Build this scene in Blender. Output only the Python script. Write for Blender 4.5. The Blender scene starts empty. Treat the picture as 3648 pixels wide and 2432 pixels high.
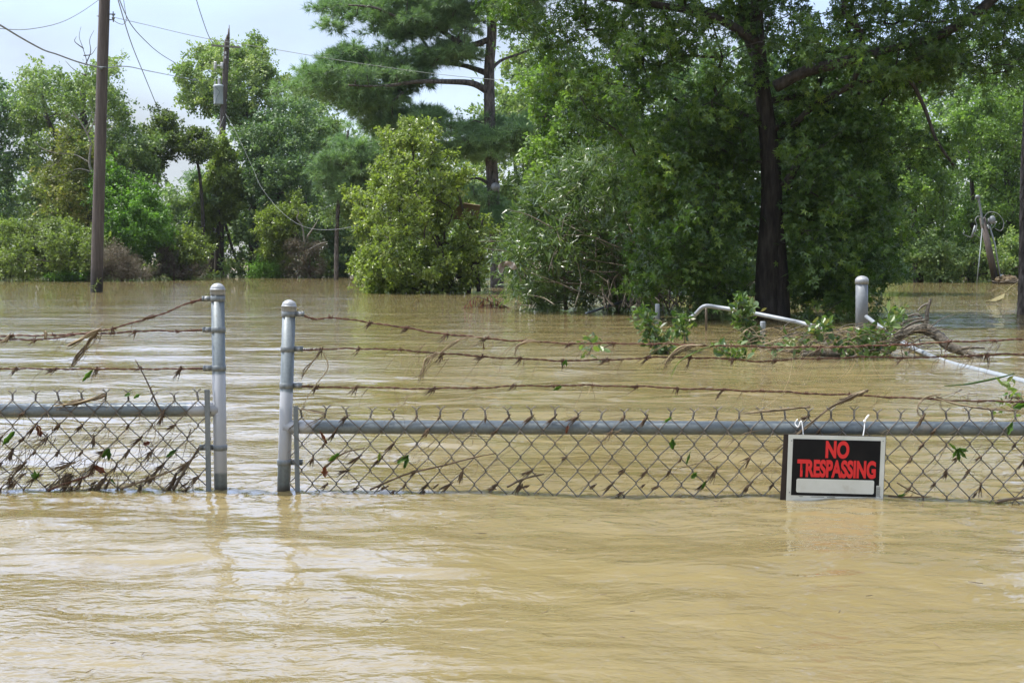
import bpy, math, random
import numpy as np
from mathutils import Vector, Matrix

# ------------------------------------------------------------------ camera, sky, sun
SC = bpy.context.scene
COL = SC.collection
CAMH = 0.72                      # camera height above the flood water
FPX = 4560.0                     # focal length in photograph pixels (45 mm)
PITCH = math.atan(296.0 / FPX)
cam_d = bpy.data.cameras.new("camera"); cam = bpy.data.objects.new("camera", cam_d); COL.objects.link(cam)
cam_d.sensor_width = 36.0; cam_d.lens = 45.0; cam_d.clip_start = 0.05; cam_d.clip_end = 3000
cam.location = (0, 0, CAMH); cam.rotation_euler = (math.pi/2 - PITCH, 0, 0)
SC.camera = cam
cam_d.dof.use_dof = False

SUN_EL = math.radians(64); SUN_AZ = math.radians(-80)     # azimuth from +Y (away from the camera) towards +X
SUN_DIR = Vector((math.sin(SUN_AZ)*math.cos(SUN_EL), math.cos(SUN_AZ)*math.cos(SUN_EL), math.sin(SUN_EL)))
sl = bpy.data.lights.new("sun", 'SUN'); sl.energy = 5.0; sl.angle = math.radians(0.5); sl.color = (1.0, 0.955, 0.88)
so = bpy.data.objects.new("sun", sl); COL.objects.link(so)
so.rotation_euler = (-SUN_DIR).to_track_quat('-Z', 'Y').to_euler(); so.location = (-20, 20, 40)

W = bpy.data.worlds.new("World"); SC.world = W; W.use_nodes = True
nt = W.node_tree; nt.nodes.clear()
def N(nt, t, **kw):
    n = nt.nodes.new(t)
    for k, v in kw.items():
        if k.startswith('i_'):
            n.inputs[k[2:].replace('_', ' ')].default_value = v
        else: setattr(n, k, v)
    return n
sky = N(nt, 'ShaderNodeTexSky', sky_type='NISHITA', sun_disc=False, sun_elevation=SUN_EL,
        sun_rotation=SUN_AZ, altitude=10, air_density=1.0, dust_density=1.6, ozone_density=1.0)
bg = N(nt, 'ShaderNodeBackground'); bg.inputs[1].default_value = 0.112
tc = N(nt, 'ShaderNodeTexCoord')
mp = N(nt, 'ShaderNodeMapping'); mp.inputs['Scale'].default_value = (1.0, 1.0, 2.2)
nz = N(nt, 'ShaderNodeTexNoise'); nz.inputs['Scale'].default_value = 3.1; nz.inputs['Detail'].default_value = 7; nz.inputs['Roughness'].default_value = 0.55
rp = N(nt, 'ShaderNodeValToRGB'); rp.color_ramp.elements[0].position = 0.38; rp.color_ramp.elements[1].position = 0.66
mx = N(nt, 'ShaderNodeMixRGB'); mx.blend_type = 'MIX'
# thin bright cloud: whitens the blue, brighter towards the sun
dot = N(nt, 'ShaderNodeVectorMath', operation='DOT_PRODUCT'); dot.inputs[1].default_value = SUN_DIR
mr = N(nt, 'ShaderNodeMapRange'); mr.interpolation_type = 'SMOOTHSTEP'; mr.inputs[1].default_value = 0.40; mr.inputs[2].default_value = 0.80; mr.inputs[3].default_value = 4.4; mr.inputs[4].default_value = 22.0
cc = N(nt, 'ShaderNodeMixRGB', blend_type='MULTIPLY'); cc.inputs[0].default_value = 1; cc.inputs[1].default_value = (0.90, 0.985, 1.06, 1)
ml = N(nt, 'ShaderNodeMapRange'); ml.inputs[1].default_value = 0; ml.inputs[2].default_value = 1; ml.inputs[3].default_value = 0.25; ml.inputs[4].default_value = 0.95
nt.links.new(tc.outputs['Generated'], mp.inputs[0]); nt.links.new(mp.outputs[0], nz.inputs['Vector'])
nt.links.new(nz.outputs[0], rp.inputs[0]); nt.links.new(rp.outputs[0], ml.inputs[0]); nt.links.new(ml.outputs[0], mx.inputs[0])
nt.links.new(tc.outputs['Generated'], dot.inputs[0]); nt.links.new(dot.outputs['Value'], mr.inputs[0])
# an added bluish glow band above the view, shaped to brighten the water's reflection
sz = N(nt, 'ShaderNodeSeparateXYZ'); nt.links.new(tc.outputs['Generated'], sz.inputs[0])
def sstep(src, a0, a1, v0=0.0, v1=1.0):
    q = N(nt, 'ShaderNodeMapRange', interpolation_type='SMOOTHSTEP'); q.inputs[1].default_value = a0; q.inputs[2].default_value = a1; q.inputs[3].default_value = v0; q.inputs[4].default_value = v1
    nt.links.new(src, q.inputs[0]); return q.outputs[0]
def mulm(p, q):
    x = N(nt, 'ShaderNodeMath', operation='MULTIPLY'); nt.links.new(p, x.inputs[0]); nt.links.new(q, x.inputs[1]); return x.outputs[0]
glow_band_ = mulm(mulm(sstep(sz.outputs[2], 0.17, 0.27), sstep(sz.outputs[2], 0.36, 0.56, 1.0, 0.0)), sstep(sz.outputs[1], 0.1, 0.6, 0.0, 8.6))
mb_ = N(nt, 'ShaderNodeMath', operation='MULTIPLY'); mb_.inputs[1].default_value = 1.0; nt.links.new(glow_band_, mb_.inputs[0])
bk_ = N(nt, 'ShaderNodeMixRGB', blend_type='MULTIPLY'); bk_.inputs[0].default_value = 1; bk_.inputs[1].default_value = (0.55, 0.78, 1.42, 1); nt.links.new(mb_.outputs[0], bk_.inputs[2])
nt.links.new(mr.outputs[0], cc.inputs[2])
# gain on the clear blue
gain = N(nt, 'ShaderNodeMixRGB', blend_type='MULTIPLY'); gain.inputs[0].default_value = 1; gain.inputs[2].default_value = (1.72, 1.66, 1.80, 1)
nt.links.new(sky.outputs[0], gain.inputs[1]); nt.links.new(gain.outputs[0], mx.inputs[1]); nt.links.new(cc.outputs[0], mx.inputs[2])
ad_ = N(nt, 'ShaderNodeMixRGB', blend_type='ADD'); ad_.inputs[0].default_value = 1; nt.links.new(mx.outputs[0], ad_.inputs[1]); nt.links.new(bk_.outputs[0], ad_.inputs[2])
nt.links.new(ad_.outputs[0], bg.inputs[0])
nt.links.new(bg.outputs[0], N(nt, 'ShaderNodeOutputWorld').inputs[0])

SC.view_settings.view_transform = 'Standard'; SC.view_settings.look = 'None'
SC.view_settings.exposure = 0.45; SC.view_settings.gamma = 1.0
SC.cycles.max_bounces = 7; SC.cycles.diffuse_bounces = 3; SC.cycles.glossy_bounces = 3
SC.cycles.transmission_bounces = 4; SC.cycles.transparent_max_bounces = 6
SC.cycles.use_denoising = True; SC.cycles.denoising_prefilter = 'ACCURATE'
SC.cycles.caustics_reflective = False; SC.cycles.caustics_refractive = False
SC.cycles.sample_clamp_indirect = 6.0

# ------------------------------------------------------------------ photo coordinates -> place
K = 3648.0 / 2352.0              # (u,v) are read off a 2352 px wide view of the photograph
FU = FPX / K
_F = np.array((0, math.cos(PITCH), -math.sin(PITCH))); _U = np.array((0, math.sin(PITCH), math.cos(PITCH))); _R = np.array((1.0, 0, 0))
def P(u, v, d):
    """the point seen at (u,v) that stands d metres in front of the camera"""
    u = np.asarray(u, float); v = np.asarray(v, float); d = np.asarray(d, float)
    x = (u*K - 1824)/FPX; y = (1216 - v*K)/FPX
    D = _F + x[..., None]*_R + y[..., None]*_U
    return np.array((0, 0, CAMH)) + D*(d/D[..., 1])[..., None]
def pv(u, v, d): return np.array(P(u, v, d), float)
def waterd(v):
    y = (1216 - v*K)/FPX; dz = _F[2] + y*_U[2]; dy = _F[1] + y*_U[1]
    return -CAMH/dz*dy
def PW(u, v): return pv(u, v, waterd(v))

# ------------------------------------------------------------------ mesh building
class MB:
    def __init__(s): s.V = []; s.F = []; s.A = []; s.n = 0
    def add(s, V, F, a=0.5):
        V = np.asarray(V, float).reshape(-1, 3)
        for f in (F if isinstance(F, list) else [F]):
            f = np.asarray(f, np.int64)
            if f.size: s.F.append(f + s.n)
        s.V.append(V); s.A.append(np.broadcast_to(np.asarray(a, float), (len(V),)) if np.ndim(a) == 0 else np.asarray(a, float)); s.n += len(V)
        return s
    def tube(s, pts, rad, n=8, caps=True, a=0.5, phase=0.0):
        pts = np.asarray(pts, float); m = len(pts)
        rad = np.broadcast_to(np.asarray(rad, float), (m,))
        t = np.gradient(pts, axis=0); t /= np.linalg.norm(t, axis=1)[:, None] + 1e-12
        ref = np.array((0, 0, 1.0)) if abs(t[0][2]) < 0.9 else np.array((1.0, 0, 0))
        nn = np.cross(t[0], ref); nn /= np.linalg.norm(nn)
        fr = []
        for i in range(m):
            nn = nn - t[i]*nn.dot(t[i]); l = np.linalg.norm(nn)
            if l < 1e-6: nn = np.cross(t[i], (0.3, 0.5, 0.8)); l = np.linalg.norm(nn)
            nn = nn/l; fr.append((nn.copy(), np.cross(t[i], nn)))
        an = np.linspace(0, 2*math.pi, n, endpoint=False) + phase
        c, sn = np.cos(an), np.sin(an)
        V = np.concatenate([pts[i] + rad[i]*(c[:, None]*fr[i][0] + sn[:, None]*fr[i][1]) for i in range(m)])
        i = np.arange(m-1)[:, None]*n; j = np.arange(n)[None]; j2 = (j+1) % n
        Q = np.stack([i+j, i+j2, i+n+j2, i+n+j], -1).reshape(-1, 4)
        F = [Q]
        if caps:
            F.append(np.arange(n)[::-1][None]); F.append((np.arange(n)+(m-1)*n)[None])
        s.add(V, F, a); return s
    def box(s, c, sz, R=None, a=0.5, bev=0.0):
        c = np.asarray(c, float); h = np.asarray(sz, float)/2
        V = np.array([(x, y, z) for x in (-1, 1) for y in (-1, 1) for z in (-1, 1)], float)*h
        if R is not None: V = V @ np.asarray(R, float).T
        F = np.array([(0, 1, 3, 2), (4, 6, 7, 5), (0, 4, 5, 1), (2, 3, 7, 6), (0, 2, 6, 4), (1, 5, 7, 3)])
        s.add(V + c, F, a); return s
    def ell(s, c, r, nu=10, nv=6, a=0.5, R=None):
        V = [(0, 0, 1.0)]
        for i in range(1, nv):
            th = math.pi*i/nv
            for j in range(nu):
                ph = 2*math.pi*j/nu; V.append((math.sin(th)*math.cos(ph), math.sin(th)*math.sin(ph), math.cos(th)))
        V.append((0, 0, -1.0)); V = np.array(V)*np.asarray(r, float)
        if R is not None: V = V @ np.asarray(R, float).T
        T = []; Q = []
        for j in range(nu):
            T.append((0, 1+j, 1+(j+1) % nu)); T.append((len(V)-1, 1+(nv-2)*nu+(j+1) % nu, 1+(nv-2)*nu+j))
            for i in range(nv-2):
                p = 1+i*nu+j; q = 1+i*nu+(j+1) % nu; Q.append((p, p+nu, q+nu, q))
        s.add(V + np.asarray(c, float), [np.array(T), np.array(Q)], a); return s
    def build(s, name, mat, parent=None, origin=None, smooth=True):
        V = np.concatenate(s.V) if s.V else np.zeros((0, 3)); A = np.concatenate(s.A) if s.A else np.zeros(0)
        if origin is None:
            origin = np.array(parent.location) if parent is not None else np.zeros(3)
            if parent is not None and parent.parent is not None: origin = origin + np.array(parent.parent.location)
        origin = np.asarray(origin, float)
        me = bpy.data.meshes.new(name); V = V - origin
        me.vertices.add(len(V)); me.vertices.foreach_set('co', V.astype(np.float32).ravel())
        tot = np.concatenate([np.full(len(f), f.shape[1]) for f in s.F]) if s.F else np.zeros(0, int)
        loops = np.concatenate([f.ravel() for f in s.F]) if s.F else np.zeros(0, int)
        me.loops.add(len(loops)); me.loops.foreach_set('vertex_index', loops.astype(np.int32))
        me.polygons.add(len(tot)); st = np.concatenate(([0], np.cumsum(tot)[:-1])) if len(tot) else tot
        me.polygons.foreach_set('loop_start', st.astype(np.int32)); me.polygons.foreach_set('loop_total', tot.astype(np.int32))
        me.polygons.foreach_set('use_smooth', np.full(len(tot), bool(smooth)))
        at = me.attributes.new('rnd', 'FLOAT', 'POINT'); at.data.foreach_set('value', A.astype(np.float32))
        me.update(calc_edges=True); me.validate()
        me.materials.append(mat)
        o = bpy.data.objects.new(name, me); COL.objects.link(o)
        if parent is not None: o.parent = parent
        else: o.location = origin
        return o

def tag(o, label, cat=None, group=None, kind=None):
    if label: o['label'] = label
    if cat: o['category'] = cat
    if group: o['group'] = group
    if kind: o['kind'] = kind
    return o
def thing(name, label, cat, loc, group=None):
    o = bpy.data.objects.new(name, None); COL.objects.link(o); o.location = tuple(float(x) for x in loc); o.empty_display_size = 0.1
    return tag(o, label, cat, group)

def smooth_path(pts, sub=6):
    p = np.asarray(pts, float)
    if len(p) < 3:
        t = np.linspace(0, 1, sub+1)[:, None]; return p[0]*(1-t)+p[-1]*t
    q = np.vstack([2*p[0]-p[1], p, 2*p[-1]-p[-2]]); out = []
    for i in range(1, len(q)-2):
        for k in range(sub):
            t = k/sub; a, b, c, d = q[i-1], q[i], q[i+1], q[i+2]
            out.append(0.5*((2*b)+(-a+c)*t+(2*a-5*b+4*c-d)*t*t+(-a+3*b-3*c+d)*t**3))
    out.append(q[-2]); return np.array(out)
def lerp_r(n, *r): return np.interp(np.linspace(0, len(r)-1, n), range(len(r)), r)

# ------------------------------------------------------------------ materials
def mat(name):
    m = bpy.data.materials.new(name); m.use_nodes = True; nt = m.node_tree; nt.nodes.clear()
    out = nt.nodes.new('ShaderNodeOutputMaterial'); return m, nt, out
def ramp(nt, cols, pos=None):
    r = nt.nodes.new('ShaderNodeValToRGB'); e = r.color_ramp.elements
    pos = pos or [i/(len(cols)-1) for i in range(len(cols))]
    while len(e) < len(cols): e.new(0.5)
    for i, (c, p) in enumerate(zip(cols, pos)): e[i].position = p; e[i].color = (*c, 1)
    return r
def leaf_mat(name, cols, pos=None, trans=0.35, rough=0.42, tgain=(1.5, 1.7, 0.7), spec=0.45):
    m, nt, out = mat(name)
    at = N(nt, 'ShaderNodeAttribute', attribute_name='rnd')
    r = ramp(nt, cols, pos); nt.links.new(at.outputs['Fac'], r.inputs[0])
    b = N(nt, 'ShaderNodeBsdfPrincipled'); b.inputs['Roughness'].default_value = rough; b.inputs['Specular IOR Level'].default_value = spec
    t = N(nt, 'ShaderNodeBsdfTranslucent'); g = N(nt, 'ShaderNodeMixRGB', blend_type='MULTIPLY'); g.inputs[0].default_value = 1; g.inputs[2].default_value = (*tgain, 1)
    mxs = N(nt, 'ShaderNodeMixShader'); mxs.inputs[0].default_value = trans
    nt.links.new(r.outputs[0], b.inputs['Base Color']); nt.links.new(r.outputs[0], g.inputs[1]); nt.links.new(g.outputs[0], t.inputs[0])
    nt.links.new(b.outputs[0], mxs.inputs[1]); nt.links.new(t.outputs[0], mxs.inputs[2]); nt.links.new(mxs.outputs[0], out.inputs[0])
    return m
def noise_mat(name, cols, scale=8, stretch=(1, 1, 1), rough=0.8, bump=0.3, metal=0.0, detail=6, pos=None, spec=0.4, bscale=None, dist=0.01, attr=0.0):
    m, nt, out = mat(name)
    tc = N(nt, 'ShaderNodeTexCoord'); mp = N(nt, 'ShaderNodeMapping'); mp.inputs['Scale'].default_value = stretch
    nz = N(nt, 'ShaderNodeTexNoise'); nz.inputs['Scale'].default_value = scale; nz.inputs['Detail'].default_value = detail; nz.inputs['Roughness'].default_value = 0.6
    nt.links.new(tc.outputs['Object'], mp.inputs[0]); nt.links.new(mp.outputs[0], nz.inputs['Vector'])
    r = ramp(nt, cols, pos or list(np.linspace(0.3, 0.72, len(cols))))
    if attr:
        at = N(nt, 'ShaderNodeAttribute', attribute_name='rnd'); ma = N(nt, 'ShaderNodeMath', operation='MULTIPLY_ADD')
        ma.inputs[1].default_value = attr; nt.links.new(at.outputs['Fac'], ma.inputs[0])
        mb = N(nt, 'ShaderNodeMath', operation='MULTIPLY_ADD'); mb.inputs[1].default_value = 1-attr; nt.links.new(nz.outputs[0], mb.inputs[0]); ma.inputs[2].default_value = 0
        nt.links.new(ma.outputs[0], mb.inputs[2]); nt.links.new(mb.outputs[0], r.inputs[0])
    else: nt.links.new(nz.outputs[0], r.inputs[0])
    b = N(nt, 'ShaderNodeBsdfPrincipled'); b.inputs['Roughness'].default_value = rough; b.inputs['Metallic'].default_value = metal; b.inputs['Specular IOR Level'].default_value = spec
    nt.links.new(r.outputs[0], b.inputs['Base Color'])
    if bump:
        n2 = N(nt, 'ShaderNodeTexNoise'); n2.inputs['Scale'].default_value = bscale or scale*2; n2.inputs['Detail'].default_value = 5
        nt.links.new(mp.outputs[0], n2.inputs['Vector'])
        bp = N(nt, 'ShaderNodeBump'); bp.inputs['Strength'].default_value = bump; bp.inputs['Distance'].default_value = dist
        nt.links.new(n2.outputs[0], bp.inputs['Height']); nt.links.new(bp.outputs[0], b.inputs['Normal'])
    nt.links.new(b.outputs[0], out.inputs[0]); return m

M_oakleaf = leaf_mat('sweetgum_leaf', [(0.022, 0.046, 0.015), (0.058, 0.112, 0.026), (0.125, 0.20, 0.040), (0.24, 0.32, 0.06)], [0, 0.45, 0.85, 1.0], trans=0.42, rough=0.30, spec=0.6)
M_midleaf = leaf_mat('bright_tree_leaf', [(0.055, 0.099, 0.033), (0.121, 0.198, 0.055), (0.22, 0.319, 0.077)], trans=0.42, rough=0.38, spec=0.5)
M_dull = leaf_mat('dull_tree_leaf', [(0.0698, 0.1134, 0.051), (0.1588, 0.2324, 0.0851), (0.3017, 0.3545, 0.1417)], trans=0.34, rough=0.45)
M_dark = leaf_mat('dark_tree_leaf', [(0.043, 0.0862, 0.0446), (0.1073, 0.1788, 0.083), (0.1967, 0.2713, 0.1277)], trans=0.30, rough=0.40)
M_olive = leaf_mat('olive_tree_leaf', [(0.0837, 0.1005, 0.0335), (0.1779, 0.2093, 0.0586), (0.293, 0.2721, 0.0942), (0.3349, 0.2302, 0.1046)], [0, .5, .85, 1], trans=0.36)
M_bright = leaf_mat('bright_shrub_leaf', [(0.052, 0.105, 0.020), (0.092, 0.185, 0.032), (0.14, 0.265, 0.048)], trans=0.45, rough=0.42)
M_yellow = leaf_mat('yellow_green_leaf', [(0.0605, 0.088, 0.0286), (0.1485, 0.198, 0.0495), (0.253, 0.308, 0.077), (0.5, 0.5, 0.33)], [0, .42, .88, 1.0], trans=0.42, rough=0.36, spec=0.6)  # palest stop paints white glints into the colour of a few leaves
M_vine = leaf_mat('vine_leaf', [(0.075, 0.09, 0.035), (0.15, 0.2, 0.0562), (0.2375, 0.3063, 0.0875)], trans=0.40)
M_blade = leaf_mat('oleander_leaf', [(0.0253, 0.0483, 0.0184), (0.0782, 0.1265, 0.0437), (0.1552, 0.2185, 0.0805), (0.23, 0.23, 0.138)], [0, .45, .88, 1.0], trans=0.32, rough=0.33, spec=0.6)
M_needle = leaf_mat('pine_needle', [(0.077, 0.1375, 0.077), (0.154, 0.2475, 0.121), (0.264, 0.374, 0.1705)], trans=0.28, rough=0.45)
M_deadleaf = leaf_mat('dead_vine_leaf', [(0.060, 0.050, 0.034), (0.115, 0.098, 0.066), (0.20, 0.17, 0.12), (0.11, 0.14, 0.05)], [0, .45, .82, 1.0], trans=0.2, rough=0.7, tgain=(1.2, 1.1, 0.9))
M_farleaf = leaf_mat('far_leaf', [(0.0651, 0.1115, 0.0558), (0.1301, 0.1953, 0.0892), (0.2231, 0.2789, 0.1301)], trans=0.36)
M_sprig = leaf_mat('water_oak_leaf', [(0.028, 0.060, 0.016), (0.070, 0.125, 0.030), (0.14, 0.20, 0.055), (0.15, 0.13, 0.07)], [0, .45, .85, 1.0], trans=0.32, rough=0.38, spec=0.6)
M_bark = noise_mat('tree_bark', [(0.028, 0.023, 0.020), (0.06, 0.05, 0.043), (0.12, 0.10, 0.088)], scale=9, stretch=(2.2, 2.2, 0.45), bump=0.9, dist=0.03)
M_oakbark = noise_mat('dark_bark', [(0.016, 0.013, 0.011), (0.045, 0.037, 0.031), (0.085, 0.072, 0.062)], scale=9, stretch=(2.2, 2.2, 0.45), bump=0.9, dist=0.03)  # same bark pattern as tree_bark in darker browns
M_pinebark = noise_mat('pine_bark', [(0.026, 0.021, 0.019), (0.085, 0.072, 0.066), (0.18, 0.155, 0.145)], scale=9, stretch=(2.0, 2.0, 0.6), bump=1.0, dist=0.03, pos=[0.36, 0.5, 0.7])
M_pale = noise_mat('bare_wood', [(0.13, 0.12, 0.105), (0.26, 0.24, 0.215)], scale=12, bump=0.2)
M_stem = noise_mat('cane_stem', [(0.07, 0.056, 0.040), (0.14, 0.115, 0.085), (0.25, 0.215, 0.165)], scale=10, bump=0.0, attr=0.6, rough=0.6)
M_wetbark = noise_mat('flood_branch_bark', [(0.035, 0.030, 0.024), (0.10, 0.085, 0.065), (0.23, 0.21, 0.17)], scale=60, stretch=(1, 1, 1), bump=0.9, dist=0.006)
M_twig = noise_mat('twig_bark', [(0.05, 0.038, 0.028), (0.13, 0.095, 0.065)], scale=40, bump=0.3, dist=0.002)

def pole_mat():
    m, nt, out = mat('creosoted_pole_wood')
    tc = N(nt, 'ShaderNodeTexCoord'); mp = N(nt, 'ShaderNodeMapping'); mp.inputs['Scale'].default_value = (9, 9, 0.5)
    nz = N(nt, 'ShaderNodeTexNoise'); nz.inputs['Scale'].default_value = 3.0; nz.inputs['Detail'].default_value = 8; nz.inputs['Roughness'].default_value = 0.7
    nt.links.new(tc.outputs['Object'], mp.inputs[0]); nt.links.new(mp.outputs[0], nz.inputs[0])
    r = ramp(nt, [(0.040, 0.030, 0.026), (0.070, 0.055, 0.049), (0.110, 0.090, 0.080)], [0.34, 0.5, 0.66]); nt.links.new(nz.outputs[0], r.inputs[0])
    sp = N(nt, 'ShaderNodeSeparateXYZ'); nt.links.new(tc.outputs['Object'], sp.inputs[0])
    n3 = N(nt, 'ShaderNodeTexNoise'); n3.inputs['Scale'].default_value = 6; nt.links.new(tc.outputs['Object'], n3.inputs[0])
    ad = N(nt, 'ShaderNodeMath', operation='MULTIPLY_ADD'); ad.inputs[1].default_value = 0.5; nt.links.new(n3.outputs[0], ad.inputs[0]); nt.links.new(sp.outputs[2], ad.inputs[2])
    mr = N(nt, 'ShaderNodeMapRange'); mr.inputs[1].default_value = 0.55; mr.inputs[2].default_value = 1.0; mr.inputs[3].default_value = 1; mr.inputs[4].default_value = 0; nt.links.new(ad.outputs[0], mr.inputs[0])
    wet = N(nt, 'ShaderNodeMixRGB'); wet.inputs[2].default_value = (0.016, 0.013, 0.011, 1); nt.links.new(mr.outputs[0], wet.inputs[0]); nt.links.new(r.outputs[0], wet.inputs[1])
    b = N(nt, 'ShaderNodeBsdfPrincipled'); b.inputs['Roughness'].default_value = 0.75; nt.links.new(wet.outputs[0], b.inputs['Base Color'])
    bp = N(nt, 'ShaderNodeBump'); bp.inputs['Strength'].default_value = 0.6; bp.inputs['Distance'].default_value = 0.01; nt.links.new(nz.outputs[0], bp.inputs['Height']); nt.links.new(bp.outputs[0], b.inputs['Normal'])
    nt.links.new(b.outputs[0], out.inputs[0]); return m
M_pole = pole_mat()

def galv_mat(name, zones, base=((0.115, 0.138, 0.150), (0.165, 0.188, 0.20)), paint=(0.35, 0.36, 0.385), rust=0.0, streak=(30, 30, 2.5), axis='Z', stain=False):
    """dull galvanised pipe; zones = list of (lo, hi) along the axis that carry silver touch-up paint"""
    m, nt, out = mat(name)
    tc = N(nt, 'ShaderNodeTexCoord'); mp = N(nt, 'ShaderNodeMapping'); mp.inputs['Scale'].default_value = streak
    nz = N(nt, 'ShaderNodeTexNoise'); nz.inputs['Scale'].default_value = 2.5; nz.inputs['Detail'].default_value = 6
    nt.links.new(tc.outputs['Object'], mp.inputs[0]); nt.links.new(mp.outputs[0], nz.inputs[0])
    r = ramp(nt, [base[0], base[1]], [0.35, 0.65]); nt.links.new(nz.outputs[0], r.inputs[0]); cur = r.outputs[0]
    n2 = N(nt, 'ShaderNodeTexNoise'); n2.inputs['Scale'].default_value = 28; n2.inputs['Detail'].default_value = 4; nt.links.new(tc.outputs['Object'], n2.inputs[0])
    # fine scuffs
    n4 = N(nt, 'ShaderNodeTexNoise'); n4.inputs['Scale'].default_value = 140; n4.inputs['Detail'].default_value = 3; nt.links.new(tc.outputs['Object'], n4.inputs[0])
    g4 = N(nt, 'ShaderNodeMapRange'); g4.inputs[1].default_value = 0.3; g4.inputs[2].default_value = 0.7; g4.inputs[3].default_value = 0.86; g4.inputs[4].default_value = 1.12; nt.links.new(n4.outputs[0], g4.inputs[0])
    mu = N(nt, 'ShaderNodeMixRGB', blend_type='MULTIPLY'); mu.inputs[0].default_value = 1; nt.links.new(cur, mu.inputs[1]); nt.links.new(g4.outputs[0], mu.inputs[2]); cur = mu.outputs[0]
    sp = N(nt, 'ShaderNodeSeparateXYZ'); nt.links.new(tc.outputs['Object'], sp.inputs[0])
    co = N(nt, 'ShaderNodeMath', operation='MULTIPLY_ADD'); co.inputs[1].default_value = 0.035; nt.links.new(n2.outputs[0], co.inputs[0]); nt.links.new(sp.outputs[axis], co.inputs[2])
    for lo, hi in zones:
        a = N(nt, 'ShaderNodeMapRange'); a.inputs[1].default_value = lo+.0175-.004; a.inputs[2].default_value = lo+.0175+.004; nt.links.new(co.outputs[0], a.inputs[0])
        c = N(nt, 'ShaderNodeMapRange'); c.inputs[1].default_value = hi+.0175-.004; c.inputs[2].default_value = hi+.0175+.004; c.inputs[3].default_value = 1; c.inputs[4].default_value = 0; nt.links.new(co.outputs[0], c.inputs[0])
        mm = N(nt, 'ShaderNodeMath', operation='MULTIPLY'); nt.links.new(a.outputs[0], mm.inputs[0]); nt.links.new(c.outputs[0], mm.inputs[1])
        x = N(nt, 'ShaderNodeMixRGB'); x.inputs[2].default_value = (*paint, 1); nt.links.new(mm.outputs[0], x.inputs[0]); nt.links.new(cur, x.inputs[1]); cur = x.outputs[0]
    if rust:
        n3 = N(nt, 'ShaderNodeTexNoise'); n3.inputs['Scale'].default_value = rust; n3.inputs['Detail'].default_value = 3; nt.links.new(tc.outputs['Object'], n3.inputs[0])
        rr = N(nt, 'ShaderNodeMapRange'); rr.inputs[1].default_value = 0.66; rr.inputs[2].default_value = 0.76; rr.inputs[4].default_value = 0.6; nt.links.new(n3.outputs[0], rr.inputs[0])
        x = N(nt, 'ShaderNodeMixRGB'); x.inputs[2].default_value = (0.36, 0.20, 0.07, 1); nt.links.new(rr.outputs[0], x.inputs[0]); nt.links.new(cur, x.inputs[1]); cur = x.outputs[0]
    if stain:
        sx = N(nt, 'ShaderNodeMath', operation='MULTIPLY_ADD'); sx.inputs[1].default_value = -0.03; nt.links.new(n2.outputs[0], sx.inputs[0]); nt.links.new(sp.outputs['Z'], sx.inputs[2])
        sr = N(nt, 'ShaderNodeMapRange'); sr.inputs[1].default_value = -0.012; sr.inputs[2].default_value = 0.016; sr.inputs[3].default_value = 0.85; sr.inputs[4].default_value = 0.0; nt.links.new(sx.outputs[0], sr.inputs[0])
        x = N(nt, 'ShaderNodeMixRGB'); x.inputs[2].default_value = (0.055, 0.040, 0.024, 1); nt.links.new(sr.outputs[0], x.inputs[0]); nt.links.new(cur, x.inputs[1]); cur = x.outputs[0]
        n5 = N(nt, 'ShaderNodeTexNoise'); n5.inputs['Scale'].default_value = 22; n5.inputs['Detail'].default_value = 5; n5.inputs['Roughness'].default_value = .7; nt.links.new(tc.outputs['Object'], n5.inputs[0])
        r5 = N(nt, 'ShaderNodeMapRange'); r5.inputs[1].default_value = 0.63; r5.inputs[2].default_value = 0.72; r5.inputs[4].default_value = 0.45; nt.links.new(n5.outputs[0], r5.inputs[0])
        x = N(nt, 'ShaderNodeMixRGB'); x.inputs[2].default_value = (0.10, 0.072, 0.045, 1); nt.links.new(r5.outputs[0], x.inputs[0]); nt.links.new(cur, x.inputs[1]); cur = x.outputs[0]
    b = N(nt, 'ShaderNodeBsdfPrincipled'); b.inputs['Roughness'].default_value = 0.48; b.inputs['Metallic'].default_value = 0.25
    nt.links.new(cur, b.inputs['Base Color'])
    bp = N(nt, 'ShaderNodeBump'); bp.inputs['Strength'].default_value = 0.15; bp.inputs['Distance'].default_value = 0.001; nt.links.new(n2.outputs[0], bp.inputs['Height']); nt.links.new(bp.outputs[0], b.inputs['Normal'])
    nt.links.new(b.outputs[0], out.inputs[0]); return m
M_galv = galv_mat('galvanised_fitting', [], base=((0.13, 0.15, 0.16), (0.19, 0.205, 0.215)))
M_capm = galv_mat('cast_post_cap', [], base=((0.24, 0.25, 0.265), (0.31, 0.32, 0.335)))
M_mesh = noise_mat('weathered_mesh_wire', [(0.085, 0.075, 0.065), (0.20, 0.185, 0.17)], scale=30, rough=0.55, metal=0.25, bump=0)
M_rust = noise_mat('rusty_wire', [(0.045, 0.020, 0.013), (0.105, 0.046, 0.028), (0.17, 0.095, 0.065)], scale=70, rough=0.85, bump=0.4, dist=0.001)
M_straw = noise_mat('dried_grass', [(0.075, 0.052, 0.032), (0.18, 0.13, 0.078), (0.36, 0.29, 0.18)], scale=25, rough=0.8, bump=0, attr=0.75, pos=[0.15, 0.5, 0.9])
M_wad = noise_mat('muddy_straw', [(0.040, 0.026, 0.017), (0.095, 0.062, 0.038), (0.22, 0.15, 0.085)], scale=40, rough=0.85, bump=0, attr=0.7, pos=[0.1, 0.5, 0.95])
M_pvc = noise_mat('pale_plastic_pipe', [(0.20, 0.225, 0.25), (0.29, 0.315, 0.345)], scale=14, rough=0.4, bump=0.1, dist=0.002)
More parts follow.
